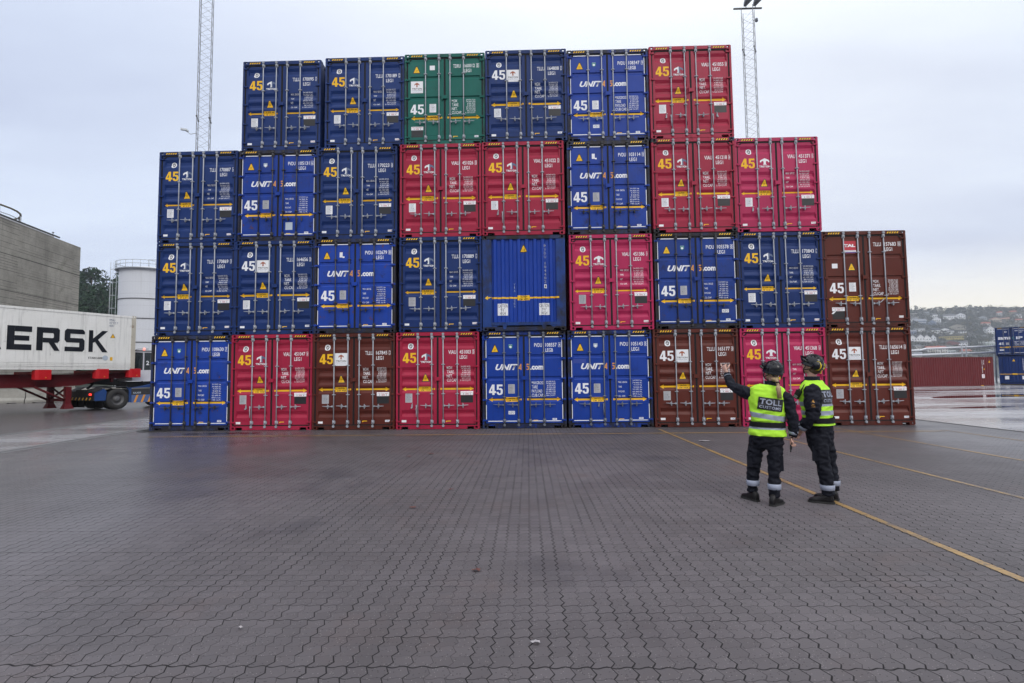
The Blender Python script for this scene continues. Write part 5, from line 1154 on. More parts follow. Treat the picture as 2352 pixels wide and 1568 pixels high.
g = MB(); g.tube([(0, 0, 0), (0, 0, 4.55)], .10, 10); g.build('shaft', MATS['galv_plain'], po); g = MB(); g.tube([(0, 0, .6), (2.2, 0, 1.5)], .05, 6); g.build('brace', MATS['galv_plain'], po)
g = MB(); g.box(-.2, .2, -.2, .2, 0, .03); g.build('base_plate', MATS['galv_plain'], po)
# pipelines
plain('pipe_silver', (.62, .64, .68), .35)
pp = empty('pipeline', (50, 66, 0)); tag(pp, 'pair of silver pipelines running behind the long red container', 'pipeline')
for nm, pts, r in (('pipe', [(-14, 0, 3.85), (-3.6, 0, 4.03), (-2.4, 0, 4.06), (-1.7, 0, 4.24), (2, 0, 4.34), (7, 0, 4.46), (16, 0, 4.7)], .11), ('pipe', [(-14, 0, 3.30), (-3, 0, 3.48), (6, 0, 3.69), (16, 0, 3.95)], .12), ('pipe', [(-14, .4, 3.55), (-3.0, .4, 3.72), (-1.9, .4, 3.74)], .06)):
    g = MB(); g.tube(pts, r, 10); g.build(nm, MATS['pipe_silver'], pp)
for xx in (2.45, 2.95):
    g = MB(); g.tube([(xx, -.1, .2), (xx, -.1, 4.55), (xx - .08, -.1, 4.70), (xx - .22, -.1, 4.72), (xx - .32, -.1, 4.6)], .07, 8); g.build('vent_pipe', MATS['pipe_silver'], pp)
for xx in (-9, 2.7, 12):
    g = MB(); g.box(xx - .5, xx + .5, -.2, .2, 3.1, 3.2); [g.box(xx + q - .06, xx + q + .06, -.06, .06, 0, 3.1) for q in (-.45, .45)]; g.build('support', MATS['galv_plain'], pp)
# water beyond the quay
m, t, b = mat('sea'); b.inputs['Base Color'].default_value = (.02, .03, .035, 1); b.inputs['Roughness'].default_value = .12
t.put(b.inputs['Normal'], t.bump(t.noise(t.pos(), .6, 4, .6), .4, .1))
quad_sheet('water', [(-60, 118), (1600, 118), (1600, 1200), (-60, 1200)], .008, MATS['sea'])
# hillside
def hz(x, y):
    z = -3 + (y - 571) * .28 if y < 965 else 107.3 + 4 * math.sin((y - 965) / 60)
    return z + 3.2 * noise.noise(Vector((x * .012, y * .012, 3))) * min(1, max(0, (y - 590) / 60))
g = MB(); xs = [250 + i * 25 for i in range(50)]; ys = [560 + j * 18 for j in range(30)]
V = [[g.bm.verts.new((x_, y_, hz(x_, y_))) for x_ in xs] for y_ in ys]
for j in range(len(ys) - 1):
    for i in range(len(xs) - 1): f = g.bm.faces.new((V[j][i], V[j][i + 1], V[j + 1][i + 1], V[j + 1][i])); f.smooth = True
tag(g.build('hillside', MATS['hill_soil']), kind='structure')
HC = {'w': (.82, .82, .83), 'y': (.45, .36, .12), 'r': (.20, .05, .04), 'o': (.60, .58, .55), 'g': (.42, .48, .45), 'd': (.78, .78, .78), 'b': (.36, .33, .27), 'u': (.20, .25, .36), 'o2': (.50, .42, .34), 's': (.36, .38, .40)}
RC2 = {'w': (.10, .10, .11), 'y': (.20, .17, .12), 'r': (.07, .075, .085), 'o': (.30, .08, .05), 'g': (.30, .32, .32), 'd': (.045, .05, .06), 'b': (.15, .14, .13), 'u': (.18, .19, .22), 'o2': (.34, .13, .08), 's': (.16, .17, .18)}
for k, v in HC.items(): plain('wall_' + k, v, .7, var=.06, scale=.5); plain('roof_' + k, RC2[k], .7, var=.1, scale=.5)
plain('house_glass', (.03, .035, .045), .25)
HN = {'w': 'white', 'y': 'yellow', 'r': 'brick red', 'o': 'white red-roofed', 'g': 'pale green', 'd': 'white dark-roofed', 'b': 'beige', 'u': 'blue-grey', 'o2': 'orange-roofed', 's': 'grey'}
HL = [(509.1, 718.1, 38.1, 8.0, 10.9, 'w'), (517.9, 716.0, 37.5, 8.3, 12.3, 'w'), (525.7, 715.5, 37.3, 8.7, 11.6, 'w'), (536.9, 719.9, 38.6, 5.5, 10.9, 'w'), (558.3, 732.2, 42.0, 8.1, 5.9, 'y'), (566.3, 724.9, 40.0, 22.0, 8.1, 'y'), (540.9, 696.1, 31.9, 17.6, 7.7, 'r'), (499.4, 663.6, 22.8, 19.5, 9.1, 'o'), (514.4, 663.4, 22.8, 10.7, 3.4, 'g'), (583.9, 776.7, 54.5, 8.6, 7.9, 'd'), (603.9, 786.5, 57.2, 9.5, 6.0, 'd'), (602.8, 776.3, 54.4, 9.4, 4.7, 'w'), (633.7, 801.8, 61.5, 18.6, 8.1, 'b'), (689.5, 887.2, 85.4, 15.3, 8.5, 'w'), (711.3, 892.3, 86.8, 11.7, 9.0, 'w'), (611.9, 843.0, 73.0, 15.4, 9.4, 'u'), (623.1, 836.7, 71.3, 9.3, 8.0, 'u'), (615.8, 864.2, 79.0, 10.5, 7.9, 'w'), (649.2, 861.7, 78.3, 10.0, 8.3, 'w'), (576.2, 797.3, 60.2, 12.1, 4.4, 'w'), (653.0, 768.4, 52.2, 8.5, 11.6, 'w'), (654.0, 776.9, 54.5, 5.1, 8.6, 'w'), (738.3, 857.4, 77.1, 13.0, 6.9, 'o2'), (760.9, 869.5, 80.5, 11.4, 4.4, 'o2'), (733.8, 877.6, 82.7, 9.7, 6.2, 's'), (585.0, 693.7, 31.2, 16.8, 7.0, 'g'), (611.8, 750.4, 47.1, 8.7, 3.0, 'w'), (623.8, 781.2, 55.7, 8.7, 2.4, 'w'), (562.7, 664.7, 23.1, 8.1, 4.0, 's'), (701.8, 805.6, 62.6, 7.3, 4.5, 'w'), (718.8, 813.0, 64.6, 6.6, 4.1, 'w'), (726.7, 814.6, 65.1, 5.7, 4.1, 'w'), (734.6, 816.3, 65.6, 5.8, 3.7, 's'), (637.8, 890.2, 86.3, 8.1, 4.1, 'b'), (780.7, 942.3, 100.8, 8.6, 2.4, 'w'), (581.3, 788.8, 57.9, 6.4, 2.4, 's'), (628.4, 751.2, 47.3, 9.1, 2.3, 's'), (542.1, 714.6, 37.1, 8.7, 2.5, 's'), (685.7, 833.1, 70.3, 6.7, 4.2, 's'), (657.6, 923.8, 95.7, 11.2, 4.2, 'b'), (721.3, 910.3, 91.9, 8.3, 4.1, 'w'), (646.3, 845.2, 73.6, 7.7, 3.4, 's')]
HP = ['leftmost tall gabled house of the white terrace', 'second gabled house of the white terrace', 'third gabled house of the white terrace', 'narrow end house of the white terrace with a turret gable', 'low wing left of the long yellow block', 'long yellow apartment block in the middle of the slope', 'brick red building just below the yellow block', 'wide white villa with a red roof low behind the pipelines', 'low pale green building right of the red-roofed villa', 'white house with a dark roof left of its twin at mid slope', 'white dark-roofed house with skylights at mid slope', 'white flat-topped annex below the dark-roofed houses', 'beige house with a long balcony above the dark-roofed houses', 'large white rounded-gable house high on the slope', 'white house with a sharp gable beside the rounded-gable one', 'blue-grey terraced block high on the left slope', 'smaller blue-grey block below the terraced one', 'white gabled house above the blue-grey block, far left', 'white gabled house right of the blue-grey block', 'low white house with stacked terraces under the blue-grey blocks', 'tall narrow white gabled house just left of the blue containers', 'slim white house behind the tall narrow gabled one', 'orange-roofed villa on the upper right slope', 'second orange-roofed villa, right of the first', 'grey house with rows of white windows on the upper slope', 'long pale green house low beside the blue containers', 'small white bungalow right of the yellow block', 'tiny white roofed shed above the yellow block', 'grey-blue cottage behind the pipelines near the pole', 'white house peeping over the left of the lettered blue container', 'white house peeping over the middle of the lettered blue container', 'white house peeping over the right of the lettered blue container', 'grey house peeping over the right corner of the lettered blue container', 'beige house near the ridge at the left end', 'white house almost on the ridge at the right', 'small grey shed under the blue-grey block', 'long grey garage right of the yellow block', 'flat grey shed below the white terrace', 'grey cottage in the middle of the wooded slope', 'broad beige house under the left ridge', 'small white house above the sharp-gabled one', 'small grey house left of the beige balcony house']
rnd = random.Random(12)
for i, (x_, y_, z_, w_, h_, k) in enumerate(HL):
    rz = math.atan2(-x_, y_) * .0 + rnd.uniform(-.45, .15) - .35
    hs = empty('house', (x_, y_, z_ - .3), rz); tag(hs, HP[i], 'house', 'houses on the hillside')
    dp = max(5, w_ * .75); wh = h_ * (.62 if k not in 'y' else .88); rh = h_ - wh; ww = w_ * .5
    g = MB(); g.box(-ww, ww, 0, dp, -4, wh)
    gab = (i % 2 == 0 and k not in 'yg') or i < 4
    if gab: g.prism([(-ww + .02, wh + .002), (ww - .02, wh + .002), (0, wh + rh - .2)], 'y', .02, dp - .02)
    g.build('wall', MATS['wall_' + k], hs)
    g = MB(); e = .5
    if gab:
        for s in (-1, 1): g.prism([(s * (ww + e), wh - e * .5), (s * (ww + e), wh - e * .5 + .3), (0, wh + rh + .3), (0, wh + rh)], 'y', -e, dp + e)
    elif rh > 1: g.prism([(-e, wh + .01), (dp + e, wh + .01), (dp / 2, wh + rh)], 'x', -ww - e, ww + e)
    else: g.box(-ww - e, ww + e, -e, dp + e, wh + .01, wh + .5)
    rf_ = g.build('roof', MATS['roof_' + k], hs)
    if h_ > 5: g = MB(); g.box(ww * .3, ww * .3 + .9, dp * .5, dp * .5 + .9, wh, wh + rh + 1.0); g.build('chimney', MATS['roof_' + k], rf_)
    nf = max(1, int(wh / 2.7)); nw = max(2, int(w_ / 2.4))
    for fl in range(nf):
        for q in range(nw):
            cx = -ww + (q + .5) * w_ / nw; cz = (fl + .5) * wh / nf; g = MB(); g.box(cx - .55, cx + .55, -.08, -.005, cz - .65, cz + .6); g.build('window', MATS['house_glass'], hs)
    if nf > 1 and i % 3 == 0: g = MB(); g.box(-ww * .8, ww * .8, -1.2, -.09, wh / 2 - .15, wh / 2 + .05); g.box(-ww * .8, ww * .8, -1.2, -1.12, wh / 2 + .5, wh / 2 + 1.0); g.build('balcony', MATS['wall_w'], hs)
rnd = random.Random(31); XH = []
while len(XH) < 36:
    y_ = rnd.uniform(640, 930); x_ = y_ * rnd.uniform(.69, .93)
    if any(abs(x_ / y_ - h[0] / h[1]) < .016 and abs(y_ - h[1]) < 30 for h in HL) or any(abs(x_ / y_ - a / b_) < .012 and abs(y_ - b_) < 22 for a, b_ in XH): continue
    XH.append((x_, y_))
for x_, y_ in XH:
    hs = empty('house', (x_, y_, hz(x_, y_) + .3), rnd.uniform(-.7, .1)); tag(hs, 'small pale house half hidden by trees on the far hillside', 'house', 'small houses scattered on the hillside'); w_ = rnd.uniform(6, 10); ww = w_ / 2; wh = rnd.uniform(3, 5.5); k = rnd.choice('wwwsbou')
    g = MB(); g.box(-ww, ww, 0, 6, -4, wh); g.build('wall', MATS['wall_' + k], hs); g = MB(); g.prism([(-.5, wh + .01), (6.5, wh + .01), (3, wh + 2.3)], 'x', -ww - .5, ww + .5); g.build('roof', MATS['roof_' + rnd.choice('wudo')], hs)
    for q in range(3): g = MB(); cx = -ww + (q + .5) * w_ / 3; g.box(cx - .6, cx + .6, -.08, -.005, wh * .35, wh * .75); g.build('window', MATS['house_glass'], hs)
HL = HL + [(a, b_, 0, 8, 4, 'w') for a, b_ in XH]
# woods covering the slope, thinning round the houses
rnd = random.Random(8); g = MB(); ga = MB(); n_ = 0
while n_ < 2600:
    y_ = rnd.uniform(590, 985); x_ = y_ * rnd.uniform(.66, .97)
    if any(abs(x_ - h[0]) < h[3] * .5 + 2.5 and -14 < y_ - h[1] < 3 for h in HL): continue
    n_ += 1; z_ = hz(x_, y_); s_ = rnd.uniform(2.0, 4.6) * (.75 if rnd.random() < .6 else 1.1)
    leaves(ga if rnd.random() < .05 else g, (x_, y_, z_ + s_ * .8), (s_, s_, s_ * rnd.uniform(.8, 1.25)), 26, 1.0, rnd)
o = g.build('hillside_woods', MATS['leaf_hill'], recalc=False); tag(o, 'grey-brown late autumn woods covering the slope between the houses', 'woods', kind='stuff')
o = ga.build('autumn_bushes', MATS['leaf_autumn'], recalc=False); tag(o, 'yellowing bushes scattered among the houses', 'bushes', kind='stuff')
RT2 = [(717.4, 121.8), (740.5, 115.8), (751.6, 117.2), (763.1, 119.1), (775.4, 115.9), (788.6, 120.8), (796.4, 118.1), (815.5, 121.4), (824.8, 119.2), (834.0, 115.5), (853.8, 114.2), (861.7, 113.1), (875.6, 113.9), (889.0, 114.7), (897.0, 110.5), (909.0, 111.4), (803.2, 114.9), (727.4, 114.0), (782, 115), (845, 113), (868, 112)]
for i, (x_, zt) in enumerate(RT2):
    k_ = .965; x_, zt = x_ * k_, 1.6 + (zt - 1.6) * k_; y_ = 965; zb = hz(x_, y_) - 1; rt = empty('ridge_tree', (x_, y_, zb)); tag(rt, 'tree standing on the ridge of the far hillside against the pale sky', 'tree', 'trees along the far ridge')
    hh = max(6, zt - zb); g = MB(); g.tube([(0, 0, 0), (.3, 0, hh * .9)], [.35, .12], 5); g.build('trunk', MATS['bark'], rt); g = MB()
    if i % 3 != 1:
        for q in range(4): leaves(g, (rnd.uniform(-1.6, 1.6), 0, hh * (.50 + .13 * q)), (3.4 - q * .55, 3, hh * .10), 55, .75, rnd)
    else:
        for q in range(5): leaves(g, (rnd.uniform(-1, 1), 0, hh * (.3 + .15 * q)), (3.2 - q * .3, 3, hh * .14), 36, .8, rnd)
    g.build('crown', MATS['leaf_ridge'], rt, recalc=False)
# ridge undergrowth is part of the woods; air between here and there
hzm = bpy.data.materials.new('haze_air'); hzm.use_nodes = True; hn = NT(hzm.node_tree); hn.n.clear()
pv = hn.new('ShaderNodeVolumePrincipled'); pv.inputs['Color'].default_value = (.84, .91, 1.0, 1); pv.inputs['Density'].default_value = .00034; pv.inputs['Anisotropy'].default_value = .2
ho = hn.new('ShaderNodeOutputMaterial'); hn.l.new(pv.outputs[0], ho.inputs['Volume'])
g = MB(); g.box(-752, 1652, -92, 1252, -4.5, 132); o = g.build('haze', hzm); tag(o, 'thin pale haze over the harbour', 'haze', kind='stuff')
# ================================================================== PEOPLE
from mathutils.bvhtree import BVHTree
def cloth_mat(name, rgb, rough=.8, amt=.25, sheen=0.0):
    m, t, b = mat(name); p = t.pos(); n = t.noise(p, 9, 4, .6); f = t.noise(p, 90, 2, .5)
    k = t.m('ADD', 1 - amt / 2, t.m('MULTIPLY', n, amt)); t.put(b.inputs['Base Color'], t.mix(1.0, rgb, t.comb(k, k, k), 'MULTIPLY'))
    b.inputs['Roughness'].default_value = rough; b.inputs['Specular IOR Level'].default_value = .25
    t.put(b.inputs['Normal'], t.bump(t.m('ADD', t.noise(p, 14, 3, .55), t.m('MULTIPLY', f, .06)), .45, .02)); return m
cloth_mat('cloth_navy', (.006, .007, .014)); cloth_mat('cloth_trouser', (.005, .006, .012)); cloth_mat('hi_vis', (.42, .78, .045), .65, .18); cloth_mat('reflective', (.30, .33, .42), .4, .2)
cloth_mat('belt_black', (.008, .008, .009)); cloth_mat('boot_leather', (.012, .011, .012), .38, .5); plain('boot_sole', (.02, .02, .02), .8)
plain('helmet_black', (.006, .007, .010), .12, var=.05); plain('strap_black', (.008, .008, .008), .6); plain('visor', (.010, .008, .010), .12); plain('muff_yellow', (.75, .52, .02), .45)
MATS['helmet_black'].node_tree.nodes['Principled BSDF'].inputs['Specular IOR Level'].default_value = .38
m, t, b = mat('skin'); n = t.noise(t.pos(), 40, 3, .6); t.put(b.inputs['Base Color'], t.mix(n, (.52, .30, .235), (.60, .36, .28))); b.inputs['Roughness'].default_value = .5; b.inputs['Subsurface Weight'].default_value = .08; b.inputs['Subsurface Radius'].default_value = (.01, .004, .002)
plain('hair_blond', (.34, .24, .13), .55, var=.4, scale=60); plain('hair_brown', (.10, .06, .035), .6, var=.3, scale=60); plain('eye_white', (.7, .68, .66), .3); plain('eye_dark', (.02, .015, .01), .2); plain('lips', (.42, .17, .15), .5); plain('gold_thread', (.45, .22, .03), .5)
def ering(c, rx, ry, yaw=0.0, n=28, p=.85, z=None, tilt=(0, 0)):
    out = []
    for i in range(n):
        a = i * 2 * math.pi / n; x = rx * math.copysign(abs(math.cos(a)) ** p, math.cos(a)); y = ry * math.copysign(abs(math.sin(a)) ** p, math.sin(a))
        X = x * math.cos(yaw) - y * math.sin(yaw); Y = x * math.sin(yaw) + y * math.cos(yaw)
        out.append(Vector((c[0] + X, c[1] + Y, c[2] + tilt[0] * X + tilt[1] * Y)))
    return out
def limb(g, pts, rs, n=16):
    """smooth tapered limb through joints; rs radii; denser resampling keeps the bend round"""
    P = [Vector(p) for p in pts]; Q = []; RR = []
    for i in range(len(P) - 1):
        for k in range(4):
            t_ = k / 4; p0 = P[max(i - 1, 0)]; p1 = P[i]; p2 = P[i + 1]; p3 = P[min(i + 2, len(P) - 1)]
            Q.append(.5 * ((2 * p1) + (p2 - p0) * t_ + (2 * p0 - 5 * p1 + 4 * p2 - p3) * t_ ** 2 + (3 * p1 - p0 - 3 * p2 + p3) * t_ ** 3)); RR.append(rs[i] + (rs[i + 1] - rs[i]) * (3 * t_ ** 2 - 2 * t_ ** 3))
    Q.append(P[-1]); RR.append(rs[-1]); return g.tube(Q, RR, n)
def ball(g, c, r, M=None, n=12):
    rr = r if isinstance(r, (tuple, list)) else (r, r, r); rings = []
    for j in range(1, n):
        ph = math.pi * j / n; rings.append([Vector((rr[0] * math.sin(ph) * math.cos(q), rr[1] * math.sin(ph) * math.sin(q), rr[2] * math.cos(ph))) for q in [i * 2 * math.pi / (n * 2) for i in range(n * 2)]])
    rings = [[(M @ v if M else v) + Vector(c) for v in r_] for r_ in rings]; return g.loft(rings, smooth=True)
def remesh(g, voxel, smooth_it=4, disp=None):
    bmesh.ops.recalc_face_normals(g.bm, faces=g.bm.faces)
    me = bpy.data.meshes.new('tmp'); g.bm.to_mesh(me); g.bm.free(); o = bpy.data.objects.new('tmp', me); COL.objects.link(o)
    md = o.modifiers.new('r', 'REMESH'); md.mode = 'VOXEL'; md.voxel_size = voxel; md.use_smooth_shade = True
    sm_ = o.modifiers.new('s', 'SMOOTH'); sm_.iterations = smooth_it; sm_.factor = .5
    dg = bpy.context.evaluated_depsgraph_get(); dg.update(); out = bpy.data.meshes.new_from_object(o.evaluated_get(dg))
    bpy.data.objects.remove(o); bpy.data.meshes.remove(me)
    if disp:
        nn = [v.normal.copy() for v in out.vertices]
        for v, nr in zip(out.vertices, nn): v.co += nr * disp(v.co)
    for p in out.polygons: p.use_smooth = True
    return out
def folds(amp, sx=(9, 9, 5), seed=0.0, tor=None):
    def f(c):
        q = Vector((c.x * sx[0] + seed, c.y * sx[1], c.z * sx[2])); a = noise.noise(q) + .5 * noise.noise(q * 2.3 + Vector((3, 1, 7)))
        r = 1 - abs(a) * 2.2; k = 1.0
        if tor and tor[0] < c.x < tor[1] and abs(c.y) < .17 and c.z > .86: k = .12
        return (amp * (r if r > -1 else -1) - amp * .4) * k
    return f
def finger(g, base, dirs, lens, r0):
    """three-joint tapered finger"""
    p = Vector(base); pts = [p.copy()]
    for d_, l_ in zip(dirs, lens): p = p + Vector(d_).normalized() * l_; pts.append(p.copy())
    g.tube(pts, [r0, r0 * .98, r0 * .88, r0 * .62], 8)
def hand(g, M, curl, thumb_dir, point=False):
    """palm in local x (width) / z (length, fingers towards +z) / y (thickness); M places it. curl in radians per joint, towards +y"""
    h = MB()
    rings = [[(x * w_, y * t_, z) for x, y in [(math.cos(q), math.sin(q)) for q in [i * .5236 for i in range(12)]]] for z, w_, t_ in ((-.03, .026, .019), (.0, .028, .018), (.03, .038, .016), (.065, .042, .015), (.088, .040, .012))]
    h.loft([[Vector(v) for v in r_] for r_ in rings], smooth=True)
    for i, (x, L, r_) in enumerate(((-.030, .072, .0078), (-.010, .080, .0082), (.011, .074, .0080), (.030, .058, .0068))):
        c = curl if not (point and i == 0) else .04
        a = 0; ds = []
        for k in range(3): a += c * (1.0 if k else .7); ds.append((x * .6, math.sin(a), math.cos(a)))
        finger(h, (x, 0, .080), ds, (L * .45, L * .30, L * .25), r_)
    sgn = thumb_dir; c = min(curl, .5)
    finger(h, (-.030 * sgn, .004, .012), [(-.8 * sgn, .35, .75), (-.45 * sgn, .45 + c, .9), (-.15 * sgn, .4 + c, .9)], (.034, .028, .022), .0095)
    me = h.mesh('h', [], recalc=True); g.add_mesh(me, M); bpy.data.meshes.remove(me)
def head_mesh(female):
    """facing -Y, chin at the bottom, origin at the head centre; continuous with the neck stub"""
    g = MB(); ball(g, (0, .012, .025), (.076, .094, .090)); ball(g, (0, -.022, -.035), (.056, .062, .066)); ball(g, (0, -.050, -.078), (.030, .026, .022))
    ball(g, (0, -.060, .018), (.054, .030, .035)); ball(g, (.034, -.055, -.022), (.022, .022, .022)); ball(g, (-.034, -.055, -.022), (.022, .022, .022))
    g.loft([[Vector((.006, -.078, .022)), Vector((-.006, -.078, .022)), Vector((-.006, -.050, .022)), Vector((.006, -.050, .022))], [Vector((.015, -.108, -.018)), Vector((-.015, -.108, -.018)), Vector((-.017, -.060, -.022)), Vector((.017, -.060, -.022))], [Vector((.010, -.088, -.026)), Vector((-.010, -.088, -.026)), Vector((-.010, -.070, -.028)), Vector((.010, -.070, -.028))]])
    ball(g, (0, -.082, -.043), (.022, .010, .006)); ball(g, (0, -.079, -.054), (.020, .010, .007))
    for s in (-1, 1): ball(g, (s * .078, .008, -.005), (.010, .018, .031))
    limb(g, [(0, .020, -.04), (0, .030, -.10), (0, .035, -.17)], [.054, .050, .056])
    return remesh(g, .0065, 3)
class Person:
    def __init__(s, loc, rz, label): s.root = empty('person', loc, rz); tag(s.root, label, 'person', 'two people in hi-vis vests'); s.g = MB(); s.extra = []
def place_mesh(me, M): 
    c = me.copy(); c.transform(M); return c
def helmet(parent, M, muffs=False):
    """shell in head coordinates (facing -Y)"""
    def shell(k, off=0.0):
        rings = []
        for z, rx, ry, cy in ((-.045, .108, .132, .012), (-.036, .112, .138, .010), (-.028, .107, .131, .012), (.0, .108, .130, .014), (.035, .104, .124, .016), (.070, .090, .108, .018), (.098, .066, .080, .018), (.115, .036, .046, .018), (.120, .008, .010, .018)):
            rings.append([Vector(v) for v in ering((0, cy, z + .045 + off + (.012 if z < -.02 else 0) * 0), rx * k, ry * k, n=36, p=.95)])
        return rings
    g = MB(); g.loft(shell(1.0), smooth=True, caps=True)
    # brim lifted at the front, ridge along the crown, vents
    for v in g.bm.verts:
        if v.co.z < .032: v.co.z += .018 * max(0, -v.co.y / .12) - .010 * max(0, v.co.y / .14); 
    for sx in (-.045, 0, .045):
        pts = [(sx * (1 - .2 * abs(q)), .018 - q * .118, .035 + .124 * math.sqrt(max(0, 1 - (q * .93) ** 2 - (sx / .115) ** 2)) + .0095) for q in [-.95 + .19 * i for i in range(11)]]
        g.tube(pts, [.004] + [.008] * 9 + [.004], 6)
    o = g.build('helmet', MATS['helmet_black'], parent); o.data.transform(M)
    g = MB()
    for sx in (-1, 1):
        for q in range(4): a = .35 + q * .3; ball(g, (sx * .070, -.06 + q * .045, .148 - abs(q - 1.5) * .006), (.006, .014, .005), n=6)
    v = g.build('vent', MATS['strap_black'], o); v.data.transform(M)
    g = MB()    # raised visor over the brow
    rr = [[Vector((.112 * math.sin(a), .0 - .134 * math.cos(a) - .012 * k_, .055 + .032 * k_)) for a in [-1.25 + .25 * i for i in range(11)]] for k_ in (0, 1, 2)]
    for a_, b_ in zip(rr, rr[1:]):
        for i in range(10): g.face([a_[i], a_[i + 1], b_[i + 1], b_[i]])
    g.tube([(-.118, -.03, .055), (-.124, -.07, .075), (-.105, -.10, .085)], .014, 8); g.tube([(.118, -.03, .055), (.124, -.07, .075), (.105, -.10, .085)], .014, 8)
    v = g.build('visor', MATS['visor'], o, weld=True); v.data.transform(M)
    g = MB()
    for sx in (-1, 1):
        g.tube([(sx * .088, -.045, .005), (sx * .074, -.062, -.045), (sx * .045, -.058, -.085), (0, -.056, -.104)], .0075, 6); g.tube([(sx * .090, .055, .0), (sx * .078, -.010, -.035), (sx * .070, -.055, -.055)], .0065, 6); g.tube([(sx * .085, .075, .005), (sx * .05, .115, -.035), (0, .122, -.045)], .010, 6)
    v = g.build('chin_strap', MATS['strap_black'], o); v.data.transform(M)
    g = MB(); g.box(-.014, .014, .120, .134, -.062, -.030); v = g.build('size_dial', MATS['muff_yellow'], o); v.data.transform(M)
    if muffs:
        for sx in (-1, 1):
            g = MB(); Mx = Matrix.Translation((sx * .112, .088, .030)) @ Matrix.Rotation(sx * -.35, 4, 'Z')
            g.loft([[Mx @ Vector((sx * q, .046 * math.cos(a) * k_, .056 * math.sin(a) * k_)) for a in [i * .3491 for i in range(18)]] for q, k_ in ((-.012, .9), (.0, 1.0), (.026, .96), (.040, .72), (.044, .1))], smooth=True)
            e = g.build('ear_muff', MATS['helmet_black'], o); e.data.transform(M)
            g = MB(); g.loft([[Mx @ Vector((sx * q, .050 * math.cos(a) * k_, .060 * math.sin(a) * k_)) for a in [i * .3491 for i in range(18)]] for q, k_ in ((-.026, .86), (-.024, 1.0), (-.011, 1.0), (-.010, .88))], smooth=True); y = g.build('cushion_ring', MATS['muff_yellow'], e); y.data.transform(M)
        g = MB(); g.tube([(-.112, .095, .085), (-.10, .15, .06), (-.04, .175, .03), (.04, .175, .03), (.10, .15, .06), (.112, .095, .085)], .005, 6); e = g.build('muff_band', MATS['rim_steel'], o); e.data.transform(M)
    return o
def boot(parent, pos, yaw, mirror=1):
    """toe towards local +X before yaw"""
    g = MB(); rings = []
    for x, w_, zb, zt in ((-.085, .020, .012, .060), (-.078, .034, .004, .105), (-.045, .040, .0, .150), (.0, .040, .0, .150), (.035, .040, .0, .112), (.075, .044, .0, .088), (.12, .050, .0, .075), (.165, .048, .0, .066), (.195, .034, .006, .052), (.205, .014, .015, .038)):
        rings.append([Vector((x, w_ * math.copysign(abs(math.cos(a)) ** .7, math.cos(a)), (zb + zt) / 2 + (zt - zb) / 2 * math.copysign(abs(math.sin(a)) ** .75, math.sin(a)))) for a in [i * .3927 for i in range(16)]])
    g.loft(rings, smooth=True); o = g.build('boot', MATS['boot_leather'], parent)
    Mx = Matrix.Translation(pos) @ Matrix.Rotation(yaw, 4, 'Z') @ Matrix.Scale(.93, 4)
    g = MB(); prof_ = [(-.092, .030), (-.05, .044), (0, .040), (.06, .046), (.12, .055), (.17, .053), (.205, .034), (.216, .0)]
    out = [(a, b_) for a, b_ in prof_] + [(a, -b_) for a, b_ in prof_[::-1][1:]]
    g.prism(out, 'z', -.0, .024); sl = g.build('sole', MATS['boot_sole'], o)
    g = MB(); [g.tube([(.03 + k * .017, -.028, .112 - k * .010), (.03 + k * .017, 0, .124 - k * .011), (.03 + k * .017, .028, .112 - k * .010)], .003, 5) for k in range(4)]; lc = g.build('lace', MATS['strap_black'], o)
    for q in (o, sl, lc): q.data.transform(Mx)
    return o
def vest(parent, rings, zsil, seed, neck):
    """shell following the torso; zsil = list of (ring index range) painted silver"""
    g = MB(); V = [[g.bm.verts.new(p) for p in r] for r in rings]; n = len(rings[0])
    for k, (a, b_) in enumerate(zip(V, V[1:])):
        for i in range(n): f = g.bm.faces.new((a[i], a[(i + 1) % n], b_[(i + 1) % n], b_[i])); f.smooth = True; f.material_index = 1 if k in zsil else 0
    bmesh.ops.recalc_face_normals(g.bm, faces=g.bm.faces)
    bmesh.ops.subdivide_edges(g.bm, edges=g.bm.edges[:], cuts=2, use_grid_fill=True)
    g.bm.normal_update(); f0 = folds(.011, (6, 6, 11), seed); fo = lambda c: f0(c) + .005
    dl = [(v, v.normal * fo(v.co)) for v in g.bm.verts]
    for v, d_ in dl: v.co += d_
    o = g.build('vest', [MATS['hi_vis'], MATS['reflective']], parent, recalc=False); return o
def project(parent, name, fns, origin, right, up, dirv, target, mats, offs=.007):
    """prints flat shapes given in (u, v) metres onto the target mesh along dirv"""
    bm = bmesh.new(); bm.from_mesh(target.data); tree = BVHTree.FromBMesh(bm); bm.free(); out = MB()
    right, up, dirv = Vector(right).normalized(), Vector(up).normalized(), Vector(dirv).normalized()
    for li, fn in enumerate(fns):
        h = MB(); fn(h); 
        if li == 0: bmesh.ops.subdivide_edges(h.bm, edges=h.bm.edges[:], cuts=12, use_grid_fill=True)
        else:
            for q in range(-6, 7): bmesh.ops.bisect_plane(h.bm, geom=h.bm.verts[:] + h.bm.edges[:] + h.bm.faces[:], plane_co=(q * .025, 0, 0), plane_no=(1, 0, 0), dist=1e-5)
        for v in h.bm.verts:
            P = Vector(origin) + right * v.co.x + up * v.co.z - dirv * .6; hit = tree.ray_cast(P, dirv)
            v.co = (hit[0] if hit[0] else P + dirv * .5) - dirv * (offs + .0016 * li)
        me = h.mesh('tmp', [], recalc=False); out.bm.from_mesh(me); bpy.data.meshes.remove(me)
    return out.build(name, mats, parent, recalc=False)
